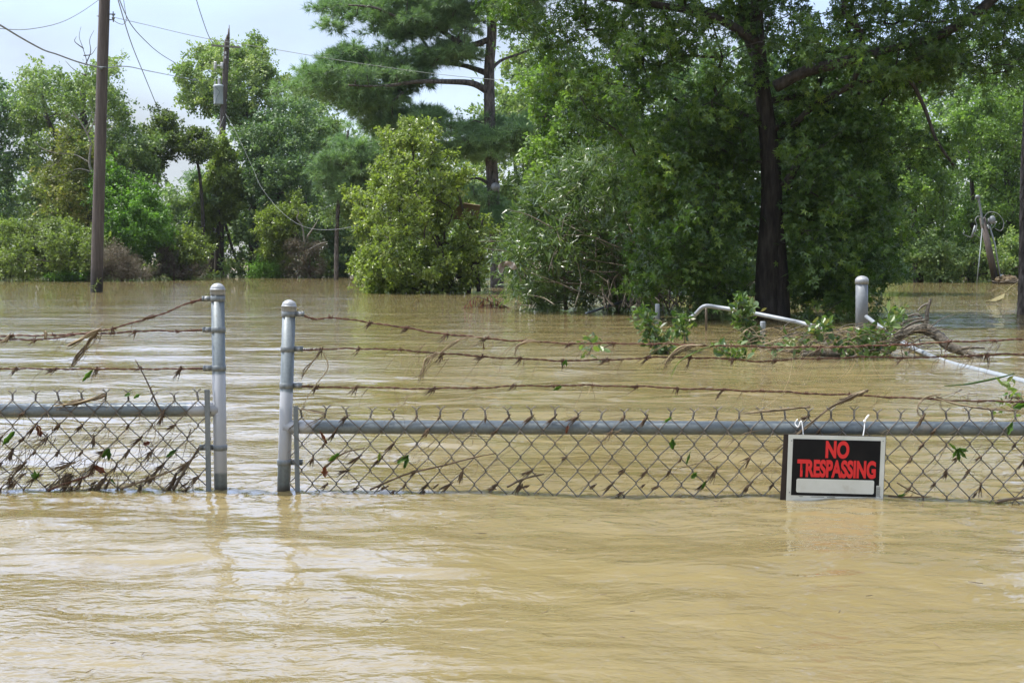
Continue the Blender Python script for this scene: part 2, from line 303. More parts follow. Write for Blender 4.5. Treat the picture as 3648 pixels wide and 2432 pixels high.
M_greypost = noise_mat('grey_painted_post', [(0.135, 0.15, 0.165), (0.185, 0.20, 0.22)], scale=20, rough=0.5, bump=0.1, dist=0.002)
M_blackpipe = noise_mat('black_pipe', [(0.05, 0.07, 0.08), (0.12, 0.15, 0.17)], scale=20, rough=0.45, bump=0.1, dist=0.002)
M_cable = noise_mat('grey_cable', [(0.16, 0.17, 0.18), (0.24, 0.25, 0.26)], scale=10, rough=0.6, bump=0)
M_palecable = noise_mat('pale_cable', [(0.20, 0.215, 0.215), (0.28, 0.295, 0.29)], scale=10, rough=0.6, bump=0)
M_xfmr = noise_mat('transformer_paint', [(0.32, 0.36, 0.40), (0.42, 0.46, 0.50)], scale=6, rough=0.45, bump=0)
M_porc = noise_mat('porcelain', [(0.45, 0.45, 0.45), (0.6, 0.6, 0.6)], scale=8, rough=0.2, bump=0)
M_signwhite = noise_mat('sign_white_plastic', [(0.44, 0.42, 0.36), (0.56, 0.57, 0.53), (0.62, 0.63, 0.60)], scale=14, rough=0.5, bump=0, pos=[0.25, 0.42, 0.7])
M_signblack = noise_mat('sign_black_ink', [(0.006, 0.006, 0.007), (0.014, 0.013, 0.013)], scale=10, rough=0.6, bump=0, spec=0.15)
M_signred = noise_mat('sign_red_ink', [(0.62, 0.018, 0.022), (0.70, 0.028, 0.030)], scale=10, rough=0.45, bump=0)
M_board = noise_mat('dark_backing_board', [(0.012, 0.007, 0.006), (0.035, 0.022, 0.018)], scale=12, rough=0.6, bump=0.2, dist=0.001)
M_tie = noise_mat('white_nylon', [(0.82, 0.83, 0.85), (0.9, 0.9, 0.9)], scale=10, rough=0.3, bump=0)
M_cloth = noise_mat('muddy_white_sheet', [(0.13, 0.10, 0.075), (0.24, 0.20, 0.165), (0.38, 0.36, 0.34)], scale=5, rough=0.8, bump=0.4)
M_brownboard = noise_mat('brown_plywood', [(0.12, 0.085, 0.05), (0.20, 0.145, 0.09)], scale=6, rough=0.8, bump=0.3)
M_greenleaf = leaf_mat('torn_green_leaf', [(0.016, 0.038, 0.010), (0.045, 0.095, 0.018), (0.10, 0.17, 0.035)], trans=0.35)
M_brownleaf = leaf_mat('wet_brown_leaf', [(0.05, 0.018, 0.010), (0.11, 0.040, 0.022), (0.20, 0.09, 0.05)], trans=0.2, rough=0.35, tgain=(1.3, 1, .8))

def water_mat():
    m, nt, out = mat('muddy_flood_water')
    tc = N(nt, 'ShaderNodeTexCoord')
    def nz(scale, st, detail=3, rough=0.5, dist=0.0, rot=0.0):
        mp = N(nt, 'ShaderNodeMapping'); mp.inputs['Scale'].default_value = st; mp.inputs['Rotation'].default_value = (0, 0, rot)
        n = N(nt, 'ShaderNodeTexNoise'); n.inputs['Scale'].default_value = scale; n.inputs['Detail'].default_value = detail; n.inputs['Roughness'].default_value = rough; n.inputs['Distortion'].default_value = dist
        nt.links.new(tc.outputs['Object'], mp.inputs[0]); nt.links.new(mp.outputs[0], n.inputs[0]); return n.outputs[0]
    c = ramp(nt, [(0.168, 0.129, 0.054), (0.186, 0.147, 0.067), (0.202, 0.164, 0.084)], [0.3, 0.5, 0.7]); nt.links.new(nz(0.8, (0.5, 1.6, 1), 4, 0.6, 0.8), c.inputs[0])
    b = N(nt, 'ShaderNodeBsdfPrincipled'); b.inputs['Roughness'].default_value = 0.012; b.inputs['IOR'].default_value = 1.38
    b.inputs['Subsurface Weight'].default_value = 0.5; b.inputs['Subsurface Scale'].default_value = 0.07; b.inputs['Subsurface Radius'].default_value = (1.0, 0.8, 0.5)
    nt.links.new(c.outputs[0], b.inputs['Base Color'])
    # ripples: height in metres
    def mul(s, k):
        x = N(nt, 'ShaderNodeMath', operation='MULTIPLY'); x.inputs[1].default_value = k; nt.links.new(s, x.inputs[0]); return x.outputs[0]
    def add(a_, b_):
        x = N(nt, 'ShaderNodeMath', operation='ADD'); nt.links.new(a_, x.inputs[0]); nt.links.new(b_, x.inputs[1]); return x.outputs[0]
    mask = N(nt, 'ShaderNodeMapRange'); mask.inputs[1].default_value = 0.38; mask.inputs[2].default_value = 0.66; mask.inputs[3].default_value = 0.25; mask.inputs[4].default_value = 1.0
    nt.links.new(nz(0.9, (0.35, 0.9, 1), 3, 0.5, 0.6), mask.inputs[0])
    fine = N(nt, 'ShaderNodeMath', operation='MULTIPLY'); nt.links.new(mask.outputs[0], fine.inputs[0])
    nt.links.new(add(mul(nz(15, (0.8, 1.35, 1), 3, 0.5, 0.6, 0.15), 0.0074), mul(nz(42, (0.8, 1.3, 1), 2, 0.5, 0.3, -0.1), 0.0030)), fine.inputs[1])
    big = mul(nz(4.2, (0.7, 1.4, 1), 2, 0.45, 0.5, 0.06), 0.016)
    h = add(add(fine.outputs[0], big), mul(nz(1.3, (0.45, 1.5, 1), 2, 0.4, 0.4, -0.05), 0.034))
    bp = N(nt, 'ShaderNodeBump'); bp.inputs['Strength'].default_value = 1.0; bp.inputs['Distance'].default_value = 1.0
    nt.links.new(h, bp.inputs['Height']); nt.links.new(bp.outputs[0], b.inputs['Normal'])
    nt.links.new(b.outputs[0], out.inputs[0]); return m
M_water = water_mat()
M_ground = noise_mat('muddy_ground', [(0.09, 0.065, 0.035), (0.15, 0.11, 0.06)], scale=0.6, bump=0.3)

# ------------------------------------------------------------------ water and ground
def grow(start, step, g, lim):
    out = []; x = start
    while x < lim: step *= g; x += step; out.append(x)
    return out
ys = np.array([-200, -60, -20, -8, -3, -1, 0.0, 0.4, 0.7] + list(np.arange(0.9, 6.0, 0.015)) + grow(6.0, 0.015, 1.03, 420))
fx = np.arange(0, 2.9, 0.017); gx = np.array(grow(fx[-1], 0.017, 1.06, 420))
xs = np.concatenate([-gx[::-1], -fx[:0:-1], fx, gx])
X, Y = np.meshgrid(xs, ys)
DY = np.broadcast_to(np.gradient(ys)[:, None], X.shape); DX = np.broadcast_to(np.gradient(xs)[None], X.shape); RES = np.maximum(DX*0.5, DY)
rng = np.random.default_rng(5)
Z = np.zeros_like(X)
# gentle current waves, long crests across the view
wx = X + 0.12*np.sin(Y*1.7+0.6*X) ; wy = Y + 0.10*np.sin(X*1.3+1.1) + 0.05*np.sin(X*3.1+Y*0.7)
for i in range(60):
    lam = 0.10*(1.3/0.10)**rng.random(); th = rng.normal(0, 0.72); k = 2*math.pi/lam
    amp = 0.0020*lam*rng.uniform(0.5, 1.1)
    fade = np.clip((lam/ (RES*3.0)) - 1, 0, 1)
    Z += amp*fade*np.sin(k*(wx*math.sin(th)+wy*math.cos(th)) + rng.uniform(0, 6.28))
# the current piles up and breaks against the fence and curls round the posts
line = np.exp(-((Y-3.88+.03*X)/.10)**2)+.45*np.exp(-((Y-3.70+.03*X)/.22)**2)
for i in range(14):
    lam = rng.uniform(.055, .12); th = rng.normal(0, 1.0); k = 2*math.pi/lam
    Z += .00045*line*np.sin(k*(wx*math.sin(th)+wy*math.cos(th))+rng.uniform(0, 6.28))
for (px_, py_, am, ll) in ((-.893, 3.96, .0035, .075), (-.695, 3.96, .0035, .07), (-.935, 3.93, .002, .05), (-.655, 3.93, .002, .05), (4.9, 15.5, .012, .3)):
    rr_ = np.hypot(X-px_, (Y-py_)*1.0); Z += am*np.exp(-rr_/(ll*2.2))*np.sin(2*math.pi*rr_/ll)
nyv, nxv = X.shape
V = np.stack([X, Y, Z], -1).reshape(-1, 3)
i = np.arange(nyv-1)[:, None]*nxv; j = np.arange(nxv-1)[None]
Q = np.stack([i+j, i+j+1, i+nxv+j+1, i+nxv+j], -1).reshape(-1, 4)
tag(MB().add(V, Q).build('water', M_water), 'muddy tan flood water rippling across the whole foreground', kind='structure')
gxs = np.linspace(-420, 420, 85); gys = np.linspace(-200, 420, 125); GX, GY = np.meshgrid(gxs, gys)
GZ = -1.3 + 1.9*np.clip((GY-62)/25, 0, 1) + 0.15*np.sin(GX*0.07)*np.cos(GY*0.05)
i = np.arange(124)[:, None]*85; j = np.arange(84)[None]
tag(MB().add(np.stack([GX, GY, GZ], -1).reshape(-1, 3), np.stack([i+j, i+j+1, i+86+j, i+85+j], -1).reshape(-1, 4)).build('ground', M_ground), 'muddy ground below the flood and rising behind the trees', kind='structure')

# ------------------------------------------------------------------ foliage tools
def unit(a): return a/(np.linalg.norm(a, axis=-1, keepdims=True)+1e-9)
def _star():
    V = [(0, .30, 0)]; F = []
    for a, L in ((-112, .42), (-55, .62), (0, .72), (55, .62), (112, .42)):
        r = math.radians(a); dx, dy = math.sin(r), math.cos(r); b = len(V)
        for s, al in ((-1, .42), (1, .42)): V.append((dx*L*al - s*dy*0.11, .30+dy*L*al + s*dx*0.11, .03))
        V.append((dx*L, .30+dy*L, -.06)); F.append((0, b, b+2, b+1))
    return np.array(V), np.array(F)
TM = {
    'oval': (np.array([(0, 0, 0), (.24, .35, .07), (.22, .7, .05), (0, 1, -.05), (-.22, .7, .05), (-.24, .35, .07)], float), np.array([(0, 1, 2, 3), (0, 3, 4, 5)])),
    'quad': (np.array([(0, 0, 0), (.34, .5, .06), (0, 1, -.06), (-.34, .5, .06)], float), np.array([(0, 1, 2, 3)])),
    'blade': (np.array([(0, 0, 0), (.075, .4, .03), (0, 1, -.12), (-.075, .4, .03)], float), np.array([(0, 1, 2, 3)])),
    'star': _star(),
}
def scatter(mb, pos, out, size, tm, rng, droop=-0.15, upb=0.9, spread=0.9, arnd=None, sj=0.35):
    n = len(pos)
    if n == 0: return
    T, F = TM[tm]
    a = unit(out*0.55 + rng.normal(0, spread, (n, 3)) + np.array((0, 0, droop)))
    nn = rng.normal(0, 0.7, (n, 3)) + np.array((0, 0, upb)); nn = unit(nn - a*(nn*a).sum(1, keepdims=True))
    b = np.cross(a, nn); s = size*np.exp(np.clip(rng.normal(0, sj*.7, n), -.6, .4))
    V = pos[:, None] + s[:, None, None]*(T[None, :, 1:2]*a[:, None] + T[None, :, 0:1]*b[:, None] + T[None, :, 2:3]*nn[:, None])
    FF = F[None] + (np.arange(n)*len(T))[:, None, None]
    if arnd is None: arnd = rng.random(n)
    mb.add(V.reshape(-1, 3), FF.reshape(-1, F.shape[1]), np.repeat(arnd, len(T)))
def in_poly(p, poly):
    x, y = p[:, 0], p[:, 1]; c = np.zeros(len(p), bool); k = len(poly)
    for i in range(k):
        x1, y1 = poly[i]; x2, y2 = poly[(i+1) % k]
        m = ((y1 > y) != (y2 > y)) & (x < (x2-x1)*(y-y1)/((y2-y1) if y2 != y1 else 1e-9)+x1); c ^= m
    return c
def edge_d(p, poly):
    d = np.full(len(p), 1e9); k = len(poly)
    for i in range(k):
        a = np.array(poly[i], float); b = np.array(poly[(i+1) % k], float); ab = b-a
        t = np.clip(((p-a)@ab)/(ab@ab+1e-9), 0, 1); d = np.minimum(d, np.linalg.norm(p-(a+t[:, None]*ab), axis=1))
    return d
def clumps(poly, n, d, T, rc, rng, inset=0.55, minz=0.0):
    """clump centres through a crown: outline read off the photo, real distance d and half depth T metres"""
    poly = [tuple(q) for q in poly]; a = np.array(poly, float); lo, hi = a.min(0), a.max(0)
    rU = rc*FU/d; out = np.zeros((0, 2)); tries = 0
    while len(out) < n and tries < 60:
        p = rng.uniform(lo, hi, (n*4, 2)); p = p[in_poly(p, poly)]
        e = edge_d(p, poly); p = p[e > inset*rU]; out = np.vstack([out, p]); tries += 1
    out = out[:n]; e = edge_d(out, poly)
    out = out + rng.normal(0, .22*rU, out.shape)
    te = T*np.sqrt(np.clip(e/(rU*3.0), 0.12, 1))
    off = rng.uniform(-1, 1, len(out))*te
    w = P(out[:, 0], out[:, 1], np.full(len(out), d))
    dd = w - np.array((0, 0, CAMH)); w = np.array((0, 0, CAMH)) + dd*((d+off)/d)[:, None]
    return w[w[:, 2] > minz]
def clump_leaves(mb, C, rc, npl, size, tm, rng, flat=0.75, droop=-0.15, upb=0.9, cvar=0.35, spread=0.9, pw=0.45, minz=0.01, shift=0.0, clear=None, cd=0):
    if len(C) == 0: return
    m = len(C); rcs = rc*rng.uniform(0.65, 1.25, m)
    cnt = np.maximum(3, (npl*(rcs/rc)**2*rng.uniform(0.7, 1.3, m))).astype(int)
    idx = np.repeat(np.arange(m), cnt); n = len(idx)
    # each clump is a handful of leafy sprays fanning out of its centre, not a ball
    K_ = 5; sd = unit(rng.normal(0, 1, (m, K_, 3))*np.array((1, 1, flat)) + np.array((0, 0, .18))); sl_ = rng.uniform(.4, 1.25, (m, K_))*np.where(rng.random((m, K_)) < .12, 1.5, 1)
    kk = rng.integers(0, K_, n); d0 = sd[idx, kk]; t = rng.random(n)**.75*sl_[idx, kk]
    loc = d0*t[:, None] + rng.normal(0, .17, (n, 3))*(1.15-.45*t)[:, None]; loc[:, 2] += droop*.25*t*t
    dr = unit(d0+rng.normal(0, .5, (n, 3)))
    pos = C[idx] + loc*rcs[idx][:, None]; cr = rng.random(m)
    ar = np.clip((1-cvar)*rng.random(n) + cvar*cr[idx] + shift, 0, 1)
    k = pos[:, 2] > minz
    if clear is not None:      # an opening in the leaves on the near side, where the trunk shows
        rel = pos-np.array((0, 0, CAMH)); dy = rel@_F; uu = (rel[:, 0]/dy*FPX+1824)/K; vv = (1216-(rel@_U)/dy*FPX)/K
        for pl in clear: k &= ~(in_poly(np.stack([uu, vv], 1), pl) & (pos[:, 1] < cd) & (rng.random(n) < .93))
    scatter(mb, pos[k], dr[k], size, tm, rng, droop, upb, spread, ar[k])
def skeleton(mb, trunks, C, rng, r0, tip=0.006, sides=6, up=0.35, wob=0.12):
    """limbs that grow out of the trunk paths and reach every clump"""
    nodes = []; par = []; rad = []
    for path, ra, rb in trunks:
        prev = -1
        for i, q in enumerate(path):
            nodes.append(np.array(q, float)); par.append(prev); rad.append(ra+(rb-ra)*i/(len(path)-1)); prev = len(nodes)-1
        mb.tube(path, np.linspace(ra, rb, len(path)), 10)
    nt0 = len(nodes); A = np.array(nodes)
    cen = A.mean(0); order = np.argsort(np.linalg.norm(C - cen, axis=1))
    use = [0]*nt0
    for ci in order:
        c = C[ci]; A = np.array(nodes)
        dv = c - A; cost = np.linalg.norm(dv, axis=1) + up*np.maximum(0, A[:, 2]-c[2]+0.1)*1.5
        cost[:nt0] *= 0.95
        b = int(np.argmin(cost)); s = A[b]; L = np.linalg.norm(c-s)
        k = max(2, min(6, int(L/0.5)+2)); prev = b
        bow = rng.normal(0, wob*L, 3); bow[2] = abs(bow[2])*0.8
        for t in np.linspace(0, 1, k)[1:]:
            q = s*(1-t)+c*t + bow*math.sin(math.pi*t); nodes.append(q); par.append(prev); rad.append(0); prev = len(nodes)-1
    n = len(nodes); wgt = np.zeros(n); child = [[] for _ in range(n)]
    for i in range(n):
        if par[i] >= 0: child[par[i]].append(i)
    for i in range(n-1, -1, -1):
        if not child[i]: wgt[i] = 1
        if par[i] >= 0: wgt[par[i]] += wgt[i]
    rr = np.minimum(tip*wgt**0.52, r0*0.55)
    for i in range(nt0, n):      # chains start where the parent's heaviest child is not i
        p = par[i]
        if p < nt0 or max(child[p], key=lambda c: wgt[c]) != i:
            ch = [i]
            while child[ch[-1]]: ch.append(max(child[ch[-1]], key=lambda c: wgt[c]))
            pts = [nodes[p]]+[nodes[c] for c in ch]; ra = [min(rr[i]*1.15, r0)]+[rr[c] for c in ch]
            mb.tube(pts, ra, sides if rr[i] > 0.02 else 4, caps=False)
def tree(name, label, cat, polys, d, T, trunks, leafm, barkm, n, rc, npl, size, tm, seed, group=None, tip=0.006, parts=('trunk', 'crown'), flat=0.75, droop=-0.15, upb=0.9, minz=-0.2, inset=0.55, extra=None, shift=0.0, cvar=0.55, wood=True, pw=0.45, spread=.9, clear=None):
    rng = np.random.default_rng(seed)
    tr = []
    for (path, ra, rb) in trunks: tr.append((smooth_path([pv(*q) for q in path], 4), ra, rb))
    base = np.array(tr[0][0][0])
    root = thing(name, label, cat, base, group)
    tot = sum(_area(p) for p in polys); Cs = []
    for p in polys:
        Cs.append(clumps(p, max(4, int(n*_area(p)/tot)), d, T, rc, rng, inset, minz))
    C = np.concatenate(Cs)
    w = MB()
    if wood: skeleton(w, tr, C, rng, max(t[1] for t in tr), tip)
    else:
        for path, ra, rb in tr: w.tube(path, np.linspace(ra, rb, len(path)), 8)
    if extra: extra(w, rng)
    w.build(parts[0], barkm, root)
    l = MB(); clump_leaves(l, C, rc, npl, size, tm, rng, flat, droop, upb, cvar, spread, pw, shift=shift, clear=clear, cd=d-.05)
    l.build(parts[1], leafm, root, smooth=False)
    return root
def _area(p):
    a = np.array(p, float); x, y = a[:, 0], a[:, 1]
    return abs((x*np.roll(y, -1)-y*np.roll(x, -1)).sum())/2
# ------------------------------------------------------------------ trees and shrubs, far to near
GRP_BACK = 'trees standing in the flood behind the fence'
# far wooded edge: nobody could count it
def treeline():
    rng = np.random.default_rng(3); mb = MB(); C = []
    for i in range(520):
        x = rng.uniform(-38, 44); y = rng.uniform(64, 76)
        u0 = (x/y*FPX+1824)/K
        h = 6.6 + 1.2*math.sin(x*0.35)+0.9*math.sin(x*0.83+1)
        if u0 > 820: h += 3.0*min(1, (u0-820)/200)
        if 300 < u0 < 460: h = 4.9
        C.append((x, y, 0.4+(h-0.4)*rng.random()**0.7))
    C = np.array(C); clump_leaves(mb, C, 1.35, 46, 0.30, 'quad', rng, shift=0.05)
    tag(mb.build('far_woods', M_farleaf, smooth=False), 'hazy green woods filling the gaps behind the nearer trees', kind='stuff')
treeline()
def undergrowth():
    rng = np.random.default_rng(31); mb = MB(); C = []
    for i in range(1000):
        u = rng.uniform(-120, 2460); d = rng.uniform(47.5, 56) if u < 1300 else rng.uniform(42, 50); h = 2.4+.8*math.sin(u*.013)+.5*math.sin(u*.041)
        if 760 < u < 1250: h += 1.3
        p = pv(u, 600, d); C.append((p[0], p[1], -.1+h*rng.random()**1.4))
    clump_leaves(mb, np.array(C), .62, 85, .16, 'quad', rng, shift=-.1)
    tag(mb.build('undergrowth', M_dull, smooth=False), 'low tangled growth along the far shore under the trees', kind='stuff')
undergrowth()

def TR(*a): return a
# --- left side
tree('broadleaf_tree', 'dark blue-green tree cut by the left edge of the photo', 'tree',
     [[(-90, 190), (-30, 170), (8, 178), (38, 212), (62, 270), (70, 340), (52, 430), (60, 510), (30, 560), (-90, 560)]], 47, 2.6,
     [([(-30, 600, 47), (-20, 420, 47), (0, 260, 47)], .20, .06)], M_dark, M_bark, 95, .62, 190, .115, 'quad', 11, GRP_BACK)
def twigs_top(w, rng):
    for pth in [[(188, 300), (192, 200), (200, 150), (190, 110), (182, 85), (186, 62)], [(196, 150), (208, 120), (206, 92), (216, 70)], [(192, 112), (172, 96), (176, 84)],
                [(200, 175), (170, 160), (150, 140)], [(192, 128), (210, 125), (222, 108)]]:
        w.tube(smooth_path([pv(u, v, 45.5) for u, v in pth]), lerp_r(6*(len(pth)-1)+1, .022, .012, .006), 4)
tree('broadleaf_tree', 'grey-green tree behind the big wooden pole, thin bare twigs on top', 'tree',
     [[(30, 235), (45, 175), (78, 128), (112, 138), (135, 165), (165, 145), (200, 158), (232, 140), (262, 135), (280, 152), (272, 190), (296, 225), (312, 275), (335, 300), (330, 330), (340, 372), (320, 430), (235, 440), (190, 510), (60, 520), (55, 400)],
      [(300, 330), (345, 310), (360, 350), (352, 430), (310, 440)]], 46, 3.0,
     [([(205, 640, 46), (208, 420, 46), (190, 250, 46), (196, 170, 46)], .24, .05), ([(208, 430, 46), (120, 300, 45.5), (92, 200, 45.5)], .14, .03)], M_dull, M_bark, 300, .50, 170, .10, 'quad', 12, GRP_BACK, extra=twigs_top, inset=.35)
tree('broadleaf_tree', 'olive-brown leaning tree below the grey-green crown, left of the pole', 'tree',
     [[(90, 330), (150, 280), (215, 300), (262, 320), (262, 440), (235, 500), (190, 525), (110, 520), (70, 450)]], 44, 1.6,
     [([(235, 560, 44), (238, 440, 44), (200, 380, 44)], .12, .04)], M_olive, M_bark, 80, .5, 150, .10, 'quad', 13, GRP_BACK)
def snag():
    root = thing('dead_tree', 'bare pale dead limbs sticking out in front of the olive tree, left of the pole', 'dead tree', pv(245, 440, 43))
    w = MB(); d = 42.6
    for pth, r in [([(250, 440), (212, 395), (205, 370), (208, 330), (196, 300), (178, 270), (168, 255)], .10), ([(206, 345), (222, 310), (240, 300), (262, 292)], .05), ([(200, 310), (214, 285), (220, 262), (232, 240)], .05),
                   ([(208, 375), (170, 355), (130, 352), (95, 340), (80, 325)], .045), ([(212, 395), (180, 388), (150, 400), (110, 410)], .045), ([(205, 300), (235, 255), (250, 230)], .04),
                   ([(180, 275), (160, 262), (150, 270)], .025), ([(196, 300), (212, 262), (205, 240)], .03), ([(150, 352), (130, 375), (100, 385)], .025)]:
        w.tube(smooth_path([pv(u, v, d) for u, v in pth]), lerp_r(6*(len(pth)-1)+1, r*.6, r*.35, .008), 5)
    w.build('limbs', M_pale, root)
snag()
tree('shrub', 'vivid light-green shrub right behind the big wooden pole', 'shrub',
     [[(200, 440), (215, 415), (232, 375), (262, 365), (290, 378), (318, 372), (340, 395), (348, 440), (368, 470), (392, 500), (400, 560), (385, 605), (250, 610), (220, 560), (222, 500)]], 42.6, 2.0,
     [([(290, 640, 42.6), (285, 520, 42.6), (280, 430, 42.6)], .10, .03), ([(300, 640, 42.6), (335, 520, 42.6), (330, 430, 42.6)], .08, .02)], M_bright, M_bark, 150, .42, 150, .095, 'quad', 14, inset=.4)
tree('shrub', 'low green mound of vines at the waterline on the far left', 'shrub',
     [[(-80, 545), (-40, 520), (5, 512), (60, 520), (105, 500), (150, 508), (190, 528), (232, 540), (245, 580), (238, 640), (-80, 645)]], 41, 2.4,
     [([(60, 650, 41), (70, 590, 41), (60, 560, 41)], .05, .02), ([(160, 650, 41), (160, 600, 41), (150, 560, 41)], .05, .02)], M_vine, M_bark, 260, .36, 130, .085, 'quad', 15, minz=-.2, inset=.35, shift=-.05)
tree('shrub', 'brown mound of dead vines sloping to the water, right of the pole', 'shrub',
     [[(225, 575), (262, 562), (300, 582), (328, 608), (352, 640), (210, 644)]], 40.3, 1.5,
     [([(280, 650, 40.3), (280, 600, 40.3)], .05, .02)], M_deadleaf, M_twig, 120, .30, 150, .085, 'blade', 16, minz=-.2, inset=.2)
tree('shrub', 'small grassy green clump floating at the foot of the left vine mound', 'shrub',
     [[(96, 640), (130, 628), (180, 630), (205, 645), (150, 648), (100, 648)]], 39.8, .6, [([(150, 650, 39.8), (150, 640, 39.8)], .02, .01)], M_bright, M_twig, 16, .24, 90, .08, 'quad', 161, minz=-.2, inset=0, wood=False)
tree('shrub', 'mixed yellow-green and brown mound between the vivid shrub and the ivy-clad trunk', 'shrub',
     [[(352, 600), (378, 545), (400, 525), (430, 520), (458, 535), (485, 570), (480, 625), (440, 640), (345, 640)]], 43.5, 1.8,
     [([(420, 648, 43.5), (420, 580, 43.5), (415, 545, 43.5)], .05, .02)], M_yellow, M_bark, 110, .36, 130, .085, 'quad', 17, minz=-.2, inset=.3, shift=-.1)
tree('shrub', 'dark brown heap of dead vines at the waterline left of the ivy-clad trunk', 'shrub',
     [[(362, 585), (385, 555), (398, 590), (430, 610), (462, 600), (480, 636), (420, 640), (355, 640)]], 42.4, .9,
     [([(400, 650, 42.4), (400, 610, 42.4)], .04, .02)], M_deadleaf, M_twig, 60, .27, 140, .08, 'blade', 18, minz=-.2, inset=.15)
tree('shrub', 'dull grey-green bush far back in the sky gap', 'shrub',
     [[(345, 480), (365, 450), (400, 440), (440, 452), (470, 470), (470, 580), (350, 580)]], 54, 1.6,
     [([(410, 600, 54), (410, 500, 54)], .08, .03)], M_farleaf, M_bark, 60, .55, 130, .12, 'quad', 19)
tree('pine_tree', 'small dark young pine in the sky gap left of the transformer pole', 'tree',
     [[(428, 430), (440, 398), (458, 388), (476, 400), (480, 440), (470, 470), (440, 470)]], 50.5, .9,
     [([(466, 600, 50.5), (462, 480, 50.5), (456, 400, 50.5)], .08, .03)], M_needle, M_bark, 34, .4, 110, .22, 'blade', 20, minz=0)
# --- transformer pole group
tree('broadleaf_tree', 'tall pale green tree rising behind the broken transformer pole', 'tree',
     [[(398, 172), (412, 138), (440, 122), (470, 98), (508, 92), (535, 72), (562, 84), (590, 98), (616, 112), (640, 150), (655, 200), (640, 262), (590, 300), (545, 305), (505, 280), (470, 258), (430, 262), (408, 240), (416, 205)]], 53, 2.6,
     [([(586, 640, 53), (580, 480, 53), (566, 300, 53), (560, 190, 53)], .24, .06), ([(566, 300, 53), (490, 220, 52.6), (450, 170, 52.6)], .10, .03)], M_dull, M_bark, 215, .46, 165, .105, 'quad', 21, GRP_BACK, shift=.1, inset=.4)
tree('broadleaf_tree', 'broad dark green tree right of the transformer pole', 'tree',
     [[(540, 300), (600, 262), (655, 205), (720, 225), (762, 262), (778, 320), (760, 392), (742, 450), (700, 480), (650, 490), (610, 560), (560, 560), (548, 440)]], 50, 2.8,
     [([(582, 640, 50), (584, 520, 50), (600, 380, 50), (640, 280, 50)], .22, .06), ([(590, 500, 50), (680, 400, 50), (720, 310, 50)], .13, .03)], M_dark, M_bark, 260, .50, 165, .105, 'quad', 22, GRP_BACK, shift=.08)
tree('broadleaf_tree', 'leafy arm-like tree reaching left over the sky gap', 'tree',
     [[(318, 330), (338, 275), (358, 245), (388, 258), (410, 285), (448, 288), (490, 300), (506, 345), (480, 378), (440, 382), (405, 372), (378, 380), (372, 405), (385, 440), (366, 446), (345, 405), (330, 385)]], 48, 1.4,
     [([(470, 620, 48), (464, 460, 48), (450, 360, 48), (420, 320, 48)], .08, .03), ([(455, 370, 48), (380, 320, 48), (350, 350, 48)], .07, .02)], M_yellow, M_bark, 135, .36, 140, .09, 'quad', 23, GRP_BACK, shift=-.38, inset=.35)
def ivy_trunk():
    root = thing('broken_tree', 'thick dark brown trunk standing in the water under the ivy below the transformer', 'tree trunk', pv(497, 640, 50.8))
    w = MB(); w.tube(smooth_path([pv(494, 650, 50.8), pv(497, 560, 50.8), pv(502, 470, 50.8), pv(508, 400, 50.8)]), lerp_r(19, .36, .30, .22, .10), 12)
    w.build('trunk', M_bark, root)
    s = MB(); s.tube(smooth_path([pv(505, 470, 50.6), pv(540, 590, 50.2), pv(570, 640, 49.8)]), lerp_r(13, .07, .05, .03), 6); s.build('limb', M_bark, root)
ivy_trunk()
def vine(name, label, poly, d, T, m, n, rc, npl, size, seed, stem, mt=None):
    return tree(name, label, 'vine', poly, d, T, [([(u, v, d) for u, v in stem], .03, .015)], m, M_twig, n, rc, npl, size, 'quad', seed, parts=('stem', 'leaves'), wood=False, inset=.25, shift=.28)
vine('climbing_vine', 'light green ivy column wrapping the lower transformer pole', [[(500, 300), (520, 330), (540, 362), (552, 420), (560, 460), (540, 500), (515, 520), (500, 470), (478, 460), (474, 520), (452, 510), (450, 450), (470, 400), (492, 360)], [(440, 470), (480, 440), (495, 500), (480, 560), (455, 545)]],
     49.2, .9, M_vine, 190, .34, 130, .10, 24, [(505, 600), (505, 450), (512, 330)])
tree('shrub', 'pale yellow-green shrub with a bare white twig, right of the ivy-clad trunk', 'shrub',
     [[(582, 505), (605, 480), (640, 462), (672, 435), (700, 450), (712, 500), (690, 545), (640, 560), (600, 545)], [(590, 560), (650, 560), (680, 600), (640, 636), (600, 630)]], 47, 1.4,
     [([(650, 645, 47), (650, 560, 47), (655, 490, 47)], .05, .02)], M_yellow, M_bark, 105, .36, 130, .10, 'oval', 25, minz=-.1, inset=.3, shift=-.04)
tree('shrub', 'purplish brown heap of dead vines left of the yellow-green bush', 'shrub',
     [[(660, 560), (690, 540), (730, 555), (752, 600), (765, 638), (655, 638)]], 46.2, .9, [([(710, 650, 46.2), (712, 590, 46.2)], .05, .02)], M_deadleaf, M_twig, 70, .30, 150, .09, 'blade', 26, minz=-.2, inset=.2)
def barewhite():
    w = MB()
    for pth in [[(700, 560), (694, 520), (682, 502), (686, 490), (683, 482)], [(705, 545), (722, 520), (730, 505)], [(708, 575), (735, 560), (752, 556)]]:
        w.tube(smooth_path([pv(u, v, 45.6) for u, v in pth]), lerp_r(6*(len(pth)-1)+1, .035, .022, .012), 5)
    tag(w.build('bare_branch', M_pale, origin=pv(700, 600, 45.6)), 'bleached forked twig standing above the purplish dead vines', 'branch')
barewhite()
tree('shrub', 'ferny light-green tuft at the far waterline in the centre-left', 'shrub',
     [[(562, 636), (575, 612), (600, 598), (632, 606), (655, 636)]], 46.3, .7, [([(610, 645, 46.3), (608, 620, 46.3)], .02, .01)], M_bright, M_twig, 30, .26, 110, .12, 'blade', 27, minz=-.1, inset=.1, wood=False, shift=.1)
